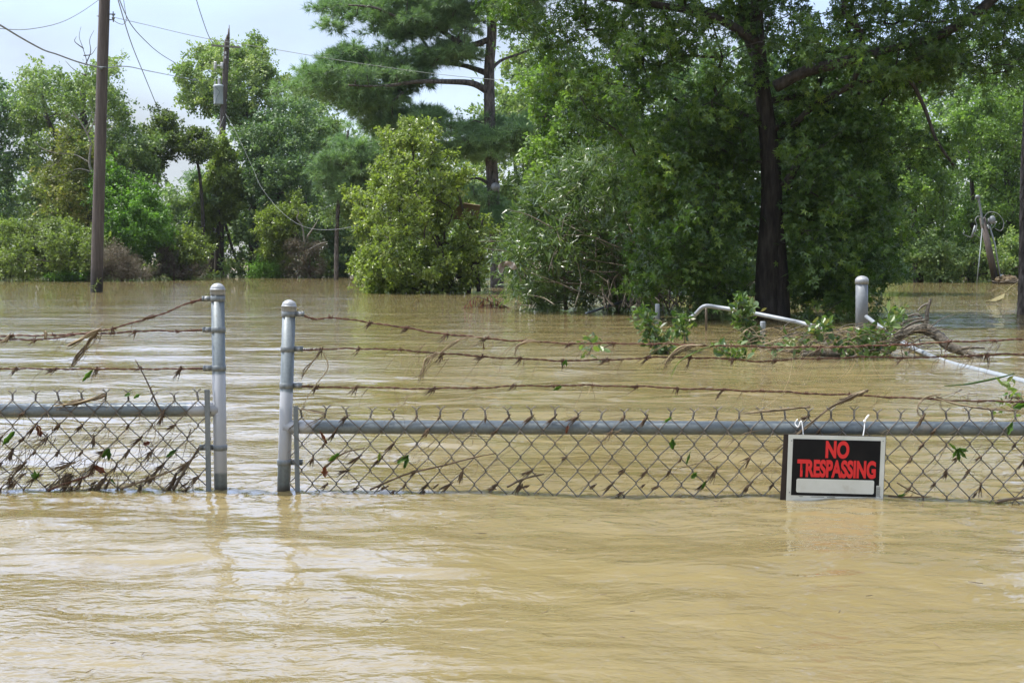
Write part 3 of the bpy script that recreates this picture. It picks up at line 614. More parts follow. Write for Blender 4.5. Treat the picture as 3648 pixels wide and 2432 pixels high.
tree('shrub', 'dark bush filling the shore between the dead vines and the yellow-green bush', 'shrub',
     [[(720, 500), (760, 470), (815, 480), (830, 560), (830, 638), (755, 638), (745, 560)]], 49, 1.6, [([(790, 650, 49), (790, 560, 49)], .08, .03)], M_dark, M_bark, 75, .45, 130, .10, 'quad', 28, minz=-.1, shift=.1)
tree('broadleaf_tree', 'mid-green tree behind the yellow-green bush, below the pine arm', 'tree',
     [[(700, 480), (740, 400), (790, 350), (850, 330), (930, 330), (1000, 360), (1100, 420), (1150, 460), (1150, 560), (860, 600), (760, 520)]], 44, 2.0,
     [([(900, 640, 44), (900, 520, 44), (880, 400, 44)], .16, .05), ([(900, 560, 44), (1040, 470, 44)], .10, .03)], M_dull, M_bark, 190, .50, 150, .10, 'quad', 29, GRP_BACK)

tree('broadleaf_tree', 'dull green tree just right of the tall pine trunk, far back', 'tree',
     [[(1085, 260), (1150, 180), (1165, 90), (1200, 40), (1270, 60), (1290, 300), (1290, 600), (1100, 620), (1080, 420)]], 46, 2.0,
     [([(1190, 645, 46), (1190, 500, 46), (1180, 330, 46)], .15, .05)], M_dull, M_bark, 190, .48, 150, .11, 'quad', 30, GRP_BACK)
tree('broadleaf_tree', 'hazy tree filling the skyline left of the sky gap, behind the vivid shrub', 'tree',
     [[(180, 330), (300, 300), (350, 340), (365, 420), (350, 600), (180, 600)], [(60, 470), (200, 470), (220, 600), (40, 600)]], 57, 1.8,
     [([(300, 640, 57), (300, 500, 57), (290, 380, 57)], .12, .04)], M_farleaf, M_bark, 150, .55, 140, .12, 'quad', 37, GRP_BACK)
tree('broadleaf_tree', 'hazy tree filling in behind the ivy-clad trunk and the dark tree', 'tree',
     [[(440, 440), (560, 380), (700, 300), (820, 330), (830, 620), (440, 620)]], 57, 1.8,
     [([(660, 640, 57), (660, 500, 57), (690, 380, 57)], .12, .04)], M_farleaf, M_bark, 210, .55, 140, .12, 'quad', 38, GRP_BACK, shift=-.1)
tree('broadleaf_tree', 'pale green tree rising behind the left tip of the long pine limb', 'tree',
     [[(600, 190), (640, 150), (690, 175), (740, 190), (790, 260), (800, 340), (700, 330), (620, 290)]], 55, 1.4,
     [([(700, 640, 55), (700, 480, 55), (700, 260, 55)], .14, .04)], M_dull, M_bark, 85, .45, 150, .11, 'quad', 39, GRP_BACK, shift=.1)
# --- right background
tree('broadleaf_tree', 'light green tree behind the big dark tree, nearest its right edge', 'tree',
     [[(1960, 420), (1985, 300), (2040, 230), (2090, 215), (2130, 260), (2180, 330), (2200, 440), (2190, 560), (2060, 580), (1960, 540)]], 40, 2.2,
     [([(2110, 650, 40), (2100, 500, 40), (2080, 330, 40)], .16, .05)], M_midleaf, M_bark, 190, .46, 140, .10, 'quad', 31, GRP_BACK, shift=.05)
tree('broadleaf_tree', 'light green tree behind the leaning stub pole', 'tree',
     [[(2160, 260), (2200, 175), (2270, 150), (2340, 180), (2420, 190), (2440, 560), (2200, 590), (2170, 480), (2190, 360)]], 42, 2.4,
     [([(2330, 650, 42), (2320, 480, 42), (2300, 300, 42)], .18, .05), ([(2230, 650, 42), (2235, 480, 42), (2225, 330, 42)], .12, .04)], M_midleaf, M_bark, 300, .48, 150, .10, 'quad', 32, GRP_BACK)
tree('broadleaf_tree', 'deep green tree filling the back between the two light green trees', 'tree',
     [[(1900, 120), (2100, 100), (2420, 90), (2420, 640), (1900, 640)]], 52, 2.0,
     [([(2260, 650, 52), (2255, 480, 52), (2250, 250, 52)], .22, .06)], M_dark, M_bark, 260, .75, 130, .15, 'quad', 33, GRP_BACK, shift=.2)
tree('shrub', 'dull scrubby thicket along the far right waterline', 'shrub',
     [[(2040, 560), (2100, 535), (2170, 545), (2240, 560), (2330, 540), (2430, 540), (2430, 650), (2040, 650)]], 38.8, 1.5,
     [([(2160, 655, 38.8), (2160, 600, 38.8)], .05, .02), ([(2340, 655, 38.8), (2340, 600, 38.8)], .05, .02)], M_dull, M_bark, 160, .36, 130, .09, 'quad', 34, minz=-.2, inset=.3, shift=.05)
tree('broadleaf_tree', 'sunlit green tree seen between the tall pine and the big dark tree', 'tree',
     [[(1190, 180), (1240, 120), (1330, 140), (1440, 180), (1520, 300), (1520, 460), (1400, 480), (1300, 450), (1210, 430), (1180, 350), (1210, 270)]], 27, 1.8,
     [([(1330, 660, 27), (1335, 480, 27), (1330, 300, 27)], .13, .04)], M_midleaf, M_bark, 200, .36, 150, .085, 'quad', 35, GRP_BACK, shift=.05)
tree('broadleaf_tree', 'dark tree in the shade directly behind the big trunk', 'tree',
     [[(1480, 100), (2020, 100), (2070, 680), (1450, 690)]], 26, 1.6,
     [([(1640, 670, 26), (1645, 480, 26), (1650, 260, 26)], .13, .04), ([(1900, 670, 26), (1910, 480, 26), (1900, 260, 26)], .11, .04)], M_dark, M_bark, 420, .50, 100, .12, 'quad', 36, GRP_BACK)

# --- pines
def pine(name, label, d, trunk, tr, limbs, polys, n, rc, npl, seed, T, wood=True, size=.2, extra_limbs_d=None, stub=None):
    rng = np.random.default_rng(seed); root = thing(name, label, 'pine tree', pv(*trunk[0], d)); w = MB()
    tp = smooth_path([pv(u, v, d) for u, v in trunk], 5); w.tube(tp, np.linspace(tr[0], tr[1], len(tp)), 14)
    trs = [(tp, tr[0], tr[1])]
    for pts, ra, rb, off in limbs:
        pp = smooth_path([pv(u, v, d+off*i/(len(pts)-1)) for i, (u, v) in enumerate(pts)], 5); trs.append((pp, ra, rb))
    Cs = []; tot = sum(_area(p) for p in polys)
    for p in polys: Cs.append(clumps(p, max(3, int(n*_area(p)/tot)), d, T, rc, rng, .25))
    C = np.concatenate(Cs); w2 = MB(); skeleton(w2, trs, C, rng, .07, .011, 6, up=.1, wob=.2)
    w2.V = w2.V; w2.build('trunk', M_pinebark, root)
    # needle tufts: many long thin needles fanning out of short twigs
    l = MB(); m = len(C); nt_ = npl; idx = np.repeat(np.arange(m), nt_)
    dr = unit(rng.normal(0, 1, (len(idx), 3))*np.array((1, 1, .55)) + np.array((0, 0, .15)))
    tuft = C[idx] + dr*(rc*rng.uniform(.25, 1.0, len(idx)))[:, None]*np.array((1, 1, .55)); q = 24
    ii = np.repeat(np.arange(len(idx)), q); ax = unit(dr + np.array((0, 0, .35)))[ii]
    nd = unit(ax*0.9 + rng.normal(0, .62, (len(ii), 3))); s = size*rng.uniform(.7, 1.15, len(ii))
    side = unit(np.cross(nd, rng.normal(0, 1, (len(ii), 3))))*.0075
    b0 = tuft[ii] - dr[ii]*rng.uniform(0, .06, len(ii))[:, None]
    V = np.stack([b0-side, b0+side, b0+nd*s[:, None]+np.array((0, 0, -.02))], 1).reshape(-1, 3)
    cr = rng.random(m)[idx][ii]; ar = .55*rng.random(len(ii))+.45*cr
    l.add(V, np.arange(len(V)).reshape(-1, 3), np.repeat(ar, 3)); l.build('crown', M_needle, root, smooth=False)
    if stub:
        s_ = MB(); s_.tube([pv(*stub, d-.1), pv(stub[0], stub[1]-1, d-.42)], [.12, .11], 12); so_ = s_.build('sawn_limb_stub', M_capm, root); so_['label'] = 'pale round sawn limb end on the dark trunk'
    return root
pine('pine_tree', 'tall pine with long limbs stretching left, rising behind the yellow-green bush', 33,
     [(1142, 670), (1140, 560), (1132, 430), (1127, 330), (1124, 230), (1124, 150), (1130, 60), (1120, -60), (1110, -200), (1120, -330)], (.185, .10),
     [([(1120, 210), (1085, 192), (1030, 188), (960, 188), (880, 198), (800, 196)], .095, .02, -1.6), ([(1122, 170), (1095, 160), (1060, 150), (1000, 145), (940, 150)], .085, .03, 1.5),
      ([(1128, 90), (1080, 105), (1050, 95), (1015, 72), (975, 52), (920, 42), (860, 18), (800, 12)], .085, .018, -1.0), ([(1124, 165), (1150, 140), (1190, 125), (1230, 110)], .05, .02, 1.0),
      ([(1127, 345), (1150, 320), (1185, 295), (1240, 300)], .06, .02, -1.0), ([(1127, 360), (1080, 330), (1010, 300), (930, 290)], .06, .02, -1.5), ([(1118, -60), (1180, -150), (1260, -230)], .07, .02, 0), ([(1118, -60), (1040, -160), (960, -240)], .07, .02, 0),
      ([(1132, 430), (1100, 410), (1065, 415)], .05, .02, -.5)],
     [[(640, 200), (690, 150), (740, 120), (790, 98), (850, 110), (900, 128), (960, 150), (1000, 185), (975, 215), (930, 225), (900, 262), (830, 270), (780, 245), (730, 215), (680, 215)],
      [(700, 5), (760, -20), (830, -10), (900, -40), (1060, -30), (1095, 40), (1070, 100), (1010, 85), (960, 75), (930, 95), (880, 88), (850, 55), (800, 40), (770, 70), (750, 60), (760, 30)],
      [(930, 110), (1000, 95), (1060, 100), (1105, 125), (1100, 150), (1040, 150), (980, 165), (935, 150)],
      [(860, 275), (930, 240), (1000, 250), (1060, 270), (1110, 285), (1180, 262), (1250, 262), (1285, 290), (1250, 320), (1190, 345), (1130, 380), (1050, 360), (1000, 320), (920, 310)],
      [(1060, 430), (1095, 410), (1120, 440), (1160, 470), (1175, 520), (1140, 540), (1100, 510), (1070, 470)], [(820, 290), (870, 262), (930, 275), (920, 310), (850, 320)],
      [(880, -340), (1050, -460), (1250, -420), (1350, -180), (1280, 0), (1180, 60), (1100, 0), (980, -60)]],
     900, .46, 30, 41, 2.2, stub=(1138, 430))
pine('pine_tree', 'dull green pine peeping over the yellow-green bush from behind', 43,
     [(772, 660), (775, 500), (790, 380), (800, 300)], (.08, .04), [([(780, 440), (840, 420), (900, 400)], .05, .02, 0), ([(790, 380), (750, 370), (730, 350)], .04, .02, 0), ([(795, 330), (850, 325), (900, 320)], .04, .02, 0)],
     [[(725, 350), (760, 320), (800, 300), (850, 312), (905, 308), (950, 330), (930, 390), (880, 420), (860, 460), (790, 470), (745, 430), (720, 390)]], 110, .5, 24, 42, 1.3, size=.24)

# --- yellow-green bush
def bushwood(w, rng):
    for pth, r in [([(1020, 668), (990, 648), (950, 640), (900, 600)], .05), ([(1075, 672), (1060, 640), (1010, 622), (960, 628)], .06), ([(1040, 668), (1085, 640), (1110, 560)], .05), ([(960, 668), (965, 640), (1000, 610)], .03), ([(1100, 670), (1090, 560), (1060, 470), (1045, 410)], .05)]:
        w.tube(smooth_path([pv(u, v, 26.9) for u, v in pth]), lerp_r(6*(len(pth)-1)+1, r, r*.7, .02), 6)
tree('bush', 'big yellow-green bush leaning out over the water in the centre', 'bush',
     [[(812, 520), (838, 440), (858, 370), (880, 345), (900, 305), (935, 290), (975, 292), (1005, 318), (1040, 350), (1055, 400), (1048, 450), (1040, 520), (1030, 590), (985, 610), (960, 640), (955, 676), (862, 676), (815, 662), (812, 600)],
      [(882, 350), (884, 306), (902, 318)], [(925, 300), (938, 266), (952, 296)], [(985, 300), (1003, 276), (1010, 325)], [(818, 470), (800, 436), (838, 446)], [(1045, 400), (1075, 380), (1060, 430)], [(830, 560), (1080, 560), (1085, 650), (1050, 677), (835, 676)], [(1050, 560), (1070, 500), (1110, 478), (1140, 490), (1140, 530), (1125, 590), (1120, 640), (1085, 665), (1050, 640), (1045, 600)]], 27, 1.9,
     [([(1045, 670, 27), (1010, 560, 27), (960, 420, 27), (945, 330, 27)], .05, .02), ([(1050, 670, 27), (940, 600, 27), (860, 540, 27)], .06, .02), ([(1075, 672, 27), (1090, 590, 27), (1110, 500, 27)], .06, .02)],
     M_yellow, M_bark, 520, .21, 96, .072, 'oval', 51, minz=-.05, inset=.15, extra=bushwood, droop=-.35, cvar=.3, upb=.6)
def brownboard():
    R = Matrix.Rotation(.15, 3, 'Y') @ Matrix.Rotation(.4, 3, 'X'); mb = MB(); mb.box(pv(1072, 487, 28.2), (.55, .03, .40), R)
    tag(mb.build('wooden_board', M_brownboard, origin=pv(1072, 487, 28.2), smooth=False), 'brown board caught between the yellow-green bush and the pine trunk', 'board')
brownboard()

# --- oleander thicket with canes
def canes(w, rng):
    for i in range(120):
        u0 = rng.uniform(1220, 1640); v0 = rng.uniform(520, 705); a = rng.normal(-2.75, .33) if rng.random() < .75 else rng.uniform(-2.0, -.9); L = rng.uniform(40, 150); d = 17.2+rng.uniform(-1.2, .6)
        u1 = u0+math.cos(a)*L; v1 = max(360, v0+math.sin(a)*L*.8); um = (u0+u1)/2+rng.uniform(-15, 15); vm = (v0+v1)/2+rng.uniform(-22, 6)
        if u1 > 1640: continue
        w.tube(smooth_path([pv(u0, v0, d), pv(um, vm, d+.1), pv(u1, v1, d+rng.uniform(-.3, .3))], 4), lerp_r(9, .008, .006, .0025), 4, a=rng.random())
    for i in range(110):       # brown leafless canes at the waterline
        u0 = rng.uniform(1380, 1700); v0 = rng.uniform(690, 716); L = rng.uniform(25, 110); a = rng.uniform(-2.5, -.7); d = 16.6+rng.uniform(-.7, .4)
        w.tube(smooth_path([pv(u0, v0, d), pv(u0+math.cos(a)*L*.5, v0+math.sin(a)*L*.6, d+.1), pv(u0+math.cos(a)*L, v0+math.sin(a)*L*.9+rng.uniform(0, 20), d)], 4), lerp_r(9, .010, .007, .003), 4, a=rng.random())
tree('bush', 'narrow-leaved thicket with pale bare canes standing in the water, left of the big tree', 'bush',
     [[(1160, 560), (1175, 500), (1215, 440), (1262, 395), (1330, 352), (1400, 342), (1470, 362), (1540, 420), (1590, 520), (1610, 620), (1585, 690), (1500, 712), (1350, 712), (1250, 705), (1195, 690), (1150, 655), (1145, 610)]], 17.6, 1.4,
     [([(1420, 716, 17.6), (1410, 600, 17.6), (1380, 450, 17.6)], .035, .015), ([(1300, 712, 17.6), (1290, 600, 17.6), (1240, 500, 17.6)], .03, .012), ([(1500, 716, 17.6), (1520, 580, 17.6), (1500, 450, 17.6)], .035, .012), ([(1220, 700, 17.6), (1205, 620, 17.6), (1190, 560, 17.6)], .02, .01)],
     M_blade, M_stem, 560, .20, 52, .135, 'blade', 52, minz=-.02, inset=.2, extra=canes, tip=.0035, droop=.05, cvar=.35, parts=('stems', 'leaves'), upb=.5, spread=.7)
def floattwigs():
    w = MB(); rng = np.random.default_rng(9); l = MB(); pos = []
    for k, pth in enumerate([[(1150, 705), (1120, 690), (1092, 682), (1070, 700)], [(1160, 708), (1130, 700), (1100, 704), (1060, 708)], [(1180, 715), (1140, 690), (1120, 672)], [(1150, 700), (1180, 712), (1215, 716)], [(1110, 690), (1095, 705)], [(1125, 695), (1140, 712)]]):
        p = smooth_path([pv(u, v, 18.4) for u, v in pth]); w.tube(p, lerp_r(len(p), .012, .008, .004), 5)
        for q in p[::2]: pos.append(q)
    root = thing('floating_branch', 'dark broken branch with drooping brown leaves floating left of the oleander thicket', 'branch', pv(1120, 708, 18.4))
    w.build('stem', M_twig, root); pos = np.array(pos); pos = pos.repeat(3, 0)+rng.normal(0, .02, (len(pos)*3, 3))
    scatter(l, pos, np.tile((0, 0, -1.), (len(pos), 1)), .12, 'blade', rng, -1.5, .2, .35); l.build('leaves', M_brownleaf, root, smooth=False)
floattwigs()
def sheet():
    mb = MB(); rng = np.random.default_rng(4); g = []
    path = smooth_path([pv(1145, 612, 16.6), pv(1160, 600, 16.6), pv(1180, 602, 16.5), pv(1192, 618, 16.5), pv(1196, 640, 16.5)], 5); m = len(path)
    for i, p in enumerate(path):
        w_ = .065+.02*math.sin(i*.9)
        for k in range(5): t = k/4-.5; g.append(p+np.array((t*w_*.5, .02*math.sin(i*1.3+k*2), -abs(t+.5)*w_*1.3)))
    i = np.arange(m-1)[:, None]*5; j = np.arange(4)[None]; Q = np.stack([i+j, i+j+1, i+6+j, i+5+j], -1).reshape(-1, 4)
    g = np.array(g); mb.add(g, Q); mb.add(g+np.array((0, .006, 0)), Q[:, ::-1])
    tag(mb.build('torn_sheet', M_cloth, origin=pv(1170, 620, 16.6)), 'muddy white plastic sheet draped over the twigs at the left foot of the thicket', 'sheet')
sheet()

# --- the big dark sweetgum
def bigwood(w, rng):
    D = 15.5
    for pth, ra, rb, dd in [([(1800, 430), (1822, 395), (1838, 360), (1852, 340)], .055, .035, -.4), ([(2020, 120), (2080, 105), (2150, 85), (2230, 40), (2300, -20)], .040, .06, -.6), ([(1780, 200), (1850, 165), (1950, 140), (2020, 120)], .07, .06, -.6),
                        ([(2010, 150), (2080, 175), (2120, 240), (2150, 320), (2190, 380)], .03, .015, -.8), ([(1752, 170), (1715, 60), (1690, -80), (1600, -250)], .09, .05, .3), ([(1745, 100), (1640, 40), (1500, 10), (1350, -10)], .06, .03, -.5)]:
        w.tube(smooth_path([pv(u, v, D+dd) for u, v in pth]), lerp_r(6*(len(pth)-1)+1, ra, rb), 8)
    w.tube(smooth_path([pv(1792, 735, D), pv(1790, 640, D), pv(1785, 560, D), pv(1778, 470, D)]), lerp_r(19, .125, .11, .10, .08), 14)
oak = tree('sweetgum_tree', 'huge dark leafy tree filling the upper right, thick forked trunk in the water', 'tree',
     [[(1775, 250), (1850, 215), (1950, 210), (2020, 250), (2062, 350), (2085, 450), (2095, 560), (2085, 640), (2050, 668), (2020, 660), (1990, 700), (1935, 732), (1850, 738), (1800, 560), (1790, 400)],
      [(1500, 690), (1450, 640), (1440, 560), (1450, 450), (1480, 350), (1540, 260), (1640, 220), (1730, 240), (1745, 400), (1720, 540), (1700, 660), (1600, 705), (1560, 650)],
      [(1040, -10), (1080, -60), (1110, 40), (1160, 90), (1200, 110), (1260, 190), (1310, 280), (1400, 340), (1500, 380), (1650, 400), (1740, 300), (1840, 290), (1960, 290), (2050, 250), (2110, 205), (2200, 215), (2300, 190), (2440, 200), (2440, -60)],
      [(1040, -10), (2440, -60), (2440, -600), (2250, -900), (1950, -1080), (1600, -1020), (1300, -800), (1120, -450), (1060, -200)],
      [(1800, 600), (2080, 560), (2075, 640), (2040, 668), (1990, 705), (1935, 735), (1815, 740)],
      [(1450, 560), (1730, 560), (1735, 735), (1600, 728), (1480, 700)], [(1440, 250), (1740, 240), (1720, 560), (1440, 560)], [(1790, 250), (2060, 250), (2080, 560), (1800, 600)], [(2130, 250), (2165, 230), (2200, 330), (2215, 400), (2190, 420), (2160, 360)], [(2050, 250), (2090, 240), (2110, 330), (2080, 380), (2055, 340)]], 15.5, 2.0,
     [([(1762, 735, 15.5), (1764, 600, 15.5), (1772, 470, 15.5), (1768, 350, 15.5), (1758, 260, 15.5), (1745, 150, 15.5), (1738, 0, 15.5), (1750, -300, 15.5), (1760, -700, 15.5)], .155, .05)],
     M_oakleaf, M_oakbark, 1700, .33, 74, .082, 'star', 61, clear=[[(1722, 745), (1738, 560), (1745, 430), (1742, 300), (1738, 240), (1765, 230), (1785, 300), (1800, 430), (1812, 600), (1822, 745)]], inset=.35, extra=bigwood, droop=-.5, cvar=.45, minz=.04, tip=.0042)
st_ = MB(); st_.tube([pv(1851, 342, 15.1), pv(1854, 335, 15.1)], [.036, .034], 10)
so_ = st_.build('broken_limb_end', noise_mat('fresh_split_wood', [(.45, .25, .12), (.65, .42, .24)], scale=30, bump=.3), oak); so_['label'] = 'fresh orange split end of the broken limb'

# pine trunk at the right edge
def edgepine():
    d = 16.4; root = thing('pine_tree', 'straight scaly pine trunk cut by the right edge of the photo', 'pine tree', pv(2362, 724, d))
    w = MB(); rng = np.random.default_rng(2); pts = smooth_path([pv(2361, 735, d), pv(2364, 600, d), pv(2366, 400, d), pv(2372, 230, d), pv(2376, -100, d), pv(2384, -700, d)], 30)
    n = 40; base = len(w.V); rad = np.linspace(.128, .09, len(pts))
    w.tube(pts, rad, n)
    V = w.V[0]; c = np.repeat(pts, n, 0); dv = V-c; ang = np.tile(np.arange(n), len(pts)); hh = np.repeat(np.arange(len(pts)), n)
    V += dv*(0.05*np.sin(ang*1.9+hh*.8)*np.sin(hh*1.7+ang*.6)+.05*rng.random(len(V)))[:, None]
    w.build('trunk', M_pinebark, root)
    l = MB(); C = pv(2380, -500, d)+rng.normal(0, 1, (46, 3))*np.array((1.6, 1.2, .9))
    clump_leaves(l, C, .5, 150, .2, 'blade', rng); l.build('crown', M_needle, root, smooth=False)
edgepine()
# ------------------------------------------------------------------ poles and wires
def upole():
    d = 27.3; root = thing('utility_pole', 'big brown wooden utility pole standing in the water on the left', 'utility pole', pv(222, 676, d))
    w = MB(); pts = smooth_path([pv(221.5, 690, d), pv(224, 560, d), pv(229, 380, d), pv(235, 160, d), pv(240, 0, d), pv(247, -300, d)], 10); w.tube(pts, np.linspace(.128, .108, len(pts)), 24); w.build('pole', M_pole, root)
    b = MB(); p = pv(258, 38, d-.05)
    b.box(pv(257, 33, d), (.14, .02, .02)); b.box(pv(256, 46, d), (.12, .02, .02)); b.tube([p+np.array((.02, 0, .10)), p+np.array((.02, 0, -.12))], .012, 8)
    for k in range(2): b.ell(p+np.array((.02, 0, .035-.07*k)), (.035, .035, .03), 10, 6)
    b.build('insulator_bracket', M_galv, root)
    c = MB(); c.tube([pv(222.5, 37, d), pv(229, 38.5, d)], .010, 8); c.box(pv(228, 38, d-.01), (.03, .05, .05)); c.build('through_bolt', M_galv, root)
    e = MB(); q = pv(235, 156, d-.13); e.tube([q+np.array((-.07, 0, .02)), q+np.array((.12, -.02, .0))], .013, 8); e.ell(q+np.array((-.02, -.02, -.02)), (.03, .03, .035), 10, 6); e.build('cable_clamp', M_blackpipe, root)
    e = MB(); e.tube(smooth_path([pv(216, 662, d-.14), pv(222, 650, d-.15), pv(230, 640, d-.14)]), .006, 4)
    for q in smooth_path([pv(216, 662, d-.15), pv(222, 650, d-.16), pv(230, 640, d-.15)], 3)[:-1]:
        scatter(e, q[None].repeat(4, 0), np.zeros((4, 3)), .10, 'blade', np.random.default_rng(int(q[2]*1000) % 97))
    tag(e.build('grass_wisp', M_vine, origin=pv(222, 660, d-.15), smooth=False), 'green weed wisp stuck to the base of the big wooden pole', 'weed')
upole()
def wire(label, pts, r, m, part='power_line', n=5):
    w = MB(); P_ = smooth_path([pv(*q) for q in pts], 8); w.tube(P_, r, n); return tag(w.build(part, m, origin=P_[0]), label, 'wire')
wire('thin service wire sagging from the left edge up to the top of the big pole', [(-40, 60, 20), (0, 66, 21), (60, 68, 23), (130, 55, 25), (180, 32, 26.3), (236, -6, 27.2)], .007, M_cable)
wire('thick dark twisted cable sloping from the left edge to the big pole clamp', [(-30, 44, 19), (0, 58, 20), (50, 88, 22), (100, 115, 24), (130, 125, 25), (180, 143, 26), (234, 157, 27.1)], .016, M_cable)
wire('thin wire running right from the insulator bracket across the pine trunk', [(260, 40, 27.2), (330, 56, 27.3), (470, 88, 27.8), (620, 112, 28.2), (800, 142, 28.6), (1000, 170, 28.8), (1180, 187, 28.9), (1300, 195, 28.9)], .006, M_palecable)
wire('faint wire running right from the cable clamp into the pale green tree', [(236, 157, 27.2), (290, 153, 30), (340, 163, 36), (400, 175, 46), (470, 190, 52)], .012, M_cable)
wire('slack wire dropping from the top edge into the leafy arm-like tree', [(268, -10, 30), (300, 95, 36), (330, 170, 42), (362, 248, 48)], .013, M_cable)
wire('curved wire from the top edge to the pale green tree, crossing the slack wire', [(266, -20, 30), (300, 55, 34), (340, 100, 40), (370, 125, 45), (404, 146, 51)], .013, M_cable)
wire('short looped jumper wire beside the insulator bracket', [(282, -10, 27.4), (287, 20, 27.3), (290, 45, 27.2), (284, 56, 27.2), (272, 54, 27.2), (262, 48, 27.2)], .007, M_cable)
wire('slack wire from the top edge down to the broken transformer pole', [(448, -10, 40), (462, 35, 43), (478, 80, 47), (492, 106, 49.8)], .013, M_cable)
wire('pale slack cable sagging left from the transformer pole into the leaves', [(514, 268, 49.7), (505, 290, 49.5), (490, 318, 49), (470, 334, 48.4), (445, 340, 47)], .009, M_palecable)
wire('pale cable sagging in a long curve above the dead vines to the yellow-green bush', [(518, 262, 49.6), (545, 310, 48), (580, 385, 47), (600, 430, 46), (640, 480, 45), (680, 512, 43), (720, 526, 40), (770, 527, 36), (822, 518, 30)], .0055, M_cable)
wire('thin guy wire slanting through the bush in the sky gap', [(448, 465, 47.5), (430, 485, 47.6), (405, 520, 47.8)], .012, M_cable)

def tpole():
    d = 50.0; S = FU/d; root = thing('utility_pole', 'broken dark utility pole carrying a grey transformer', 'utility pole', pv(497, 640, d))
    w = MB(); pts = smooth_path([pv(499, 650, d), pv(503, 480, d), pv(511, 300, d), pv(517, 180, d), pv(521, 108, d), pv(522, 92, d)], 6); w.tube(pts, np.linspace(.135, .098, len(pts)), 14)
    # jagged splinters of the snapped top
    for du, v1, r in ((-4, 88, .03), (-1.5, 80, .035), (2, 66, .035), (3.4, 58, .026)):
        w.tube([pv(522+du, 98, d), pv(522.5+du, (98+v1)/2, d-.02), pv(523+du, v1, d)], [r*1.4, r*1.2, r*.5], 5)
    w.build('pole', M_pole, root)
    c = MB(); c.box(pv(519.5, 107, d-.14), (65/S, .09, 3.6/S), Matrix.Rotation(.06, 3, 'Y')); c.build('crossarm', M_pale, root, smooth=False)
    c = MB(); p = pv(500, 151, d-.1); c.tube([p+np.array((-.09, 0, .15)), p+np.array((-.10, 0, -.16))], .045, 8)
    for k in range(5): c.tube([p+np.array((-.095, 0, .12-.055*k)), p+np.array((-.095, 0, .105-.055*k))], .068, 10)
    c.box(p+np.array((.07, 0, 0)), (.22, .04, .04)); c.box(pv(510, 151, d-.1), (.10, .06, .25)); c.build('fuse_cutout', M_porc, root)
    t = MB(); q = pv(503, 219, d-.02); R = .205; H = .74
    t.tube([q+np.array((0, 0, z)) for z in (-H/2, -H/2+.03, -H/2+.05, H/2-.07, H/2-.06, H/2, H/2+.03)], [R*.9, R*.98, R, R, R*1.05, R*1.05, R*.75], 22)
    t.box(q+np.array((.24, .02, .2)), (.12, .07, .08)); t.box(q+np.array((.24, .02, -.2)), (.12, .07, .08))
    tr = t.build('transformer', M_xfmr, root)
    for dx, h, r in ((0.02, .26, .07), (-.15, .13, .04), (.15, .13, .04)):
        b = MB(); b0 = q+np.array((dx, 0, H/2+.02)); n = 7
        zz = np.linspace(0, h, n*2); b.tube([b0+np.array((0, 0, z)) for z in zz], [r*(1 if i % 2 else .72) for i in range(n*2)], 10); bo = b.build('bushing', M_porc, tr, origin=np.array(root.location)); 
    w = MB(); w.tube(smooth_path([q+np.array((-.12, -.21, H/2-.05)), q+np.array((.07, -.26, .1)), q+np.array((-.02, -.25, -.1)), q+np.array((-.1, -.2, -H/2))], 6), .009, 4); w.build('lead_wire', M_blackpipe, root)
    for (u, v) in ((519, 122), (518.4, 132)):
        s = MB(); s.box(pv(u-1, v, d-.125), (.06, .02, .10)); s.build('pole_tag', M_porc, root, smooth=False)
tpole()

def stubpole():
    d = 36.6; root = thing('utility_pole', 'short leaning stub pole with coiled service cables in the right background', 'utility pole', pv(2288, 650, d))
    w = MB(); p0 = pv(2289, 656, d); p1 = pv(2256, 500, d); w.tube([p0, p1], [.10, .085], 14); w.build('pole', M_pole, root)
    w = MB(); w.tube(smooth_path([pv(2258, 520, d-.1), pv(2252, 480, d-.1), pv(2247, 455, d-.1)]), .035, 8); w.ell(pv(2245, 452, d-.12), (.07, .07, .06)); w.build('service_mast', M_galv, root)
    w = MB(); w.tube([pv(2299, 648, d), pv(2285, 560, d), pv(2270, 510, d)], .022, 6); w.tube([pv(2302, 648, d-.1), pv(2301, 630, d-.1)], .05, 8); w.build('conduit', M_pvc, root)
    w = MB(); w.ell(pv(2279, 505, d-.15), (.10, .07, .12)); w.box(pv(2274, 507, d-.05), (.10, .1, .14)); w.build('meter', M_greypost, root)
    def lp(pts, r=.011): 
        w = MB(); w.tube(smooth_path([pv(u, v, d-.14) for u, v in pts], 6), r, 5); w.build('cable_loop', M_cable, root)
    lp([(2256, 505), (2270, 488), (2290, 490), (2303, 505), (2305, 520), (2298, 530), (2285, 525)]); lp([(2266, 520), (2275, 525), (2284, 518), (2286, 505), (2280, 495)]); lp([(2256, 500), (2246, 497), (2240, 506), (2244, 517), (2240, 535)], .012)
    w = MB(); w.tube([pv(2243, 654, d-.6), pv(2249, 600, d-.5), pv(2256, 525, d-.2)], .016, 6)
    w.tube(smooth_path([pv(2254, 550, d-.2), pv(2238, 538, d-.2), pv(2232, 545, d-.2), pv(2213, 538, d-.2), pv(2216, 532, d-.2)]), .013, 5)
    w.tube([pv(2232, 545, d-.2), pv(2240, 518, d-.2)], .03, 6); w.build('bent_conduit', M_galv, root)
stubpole()
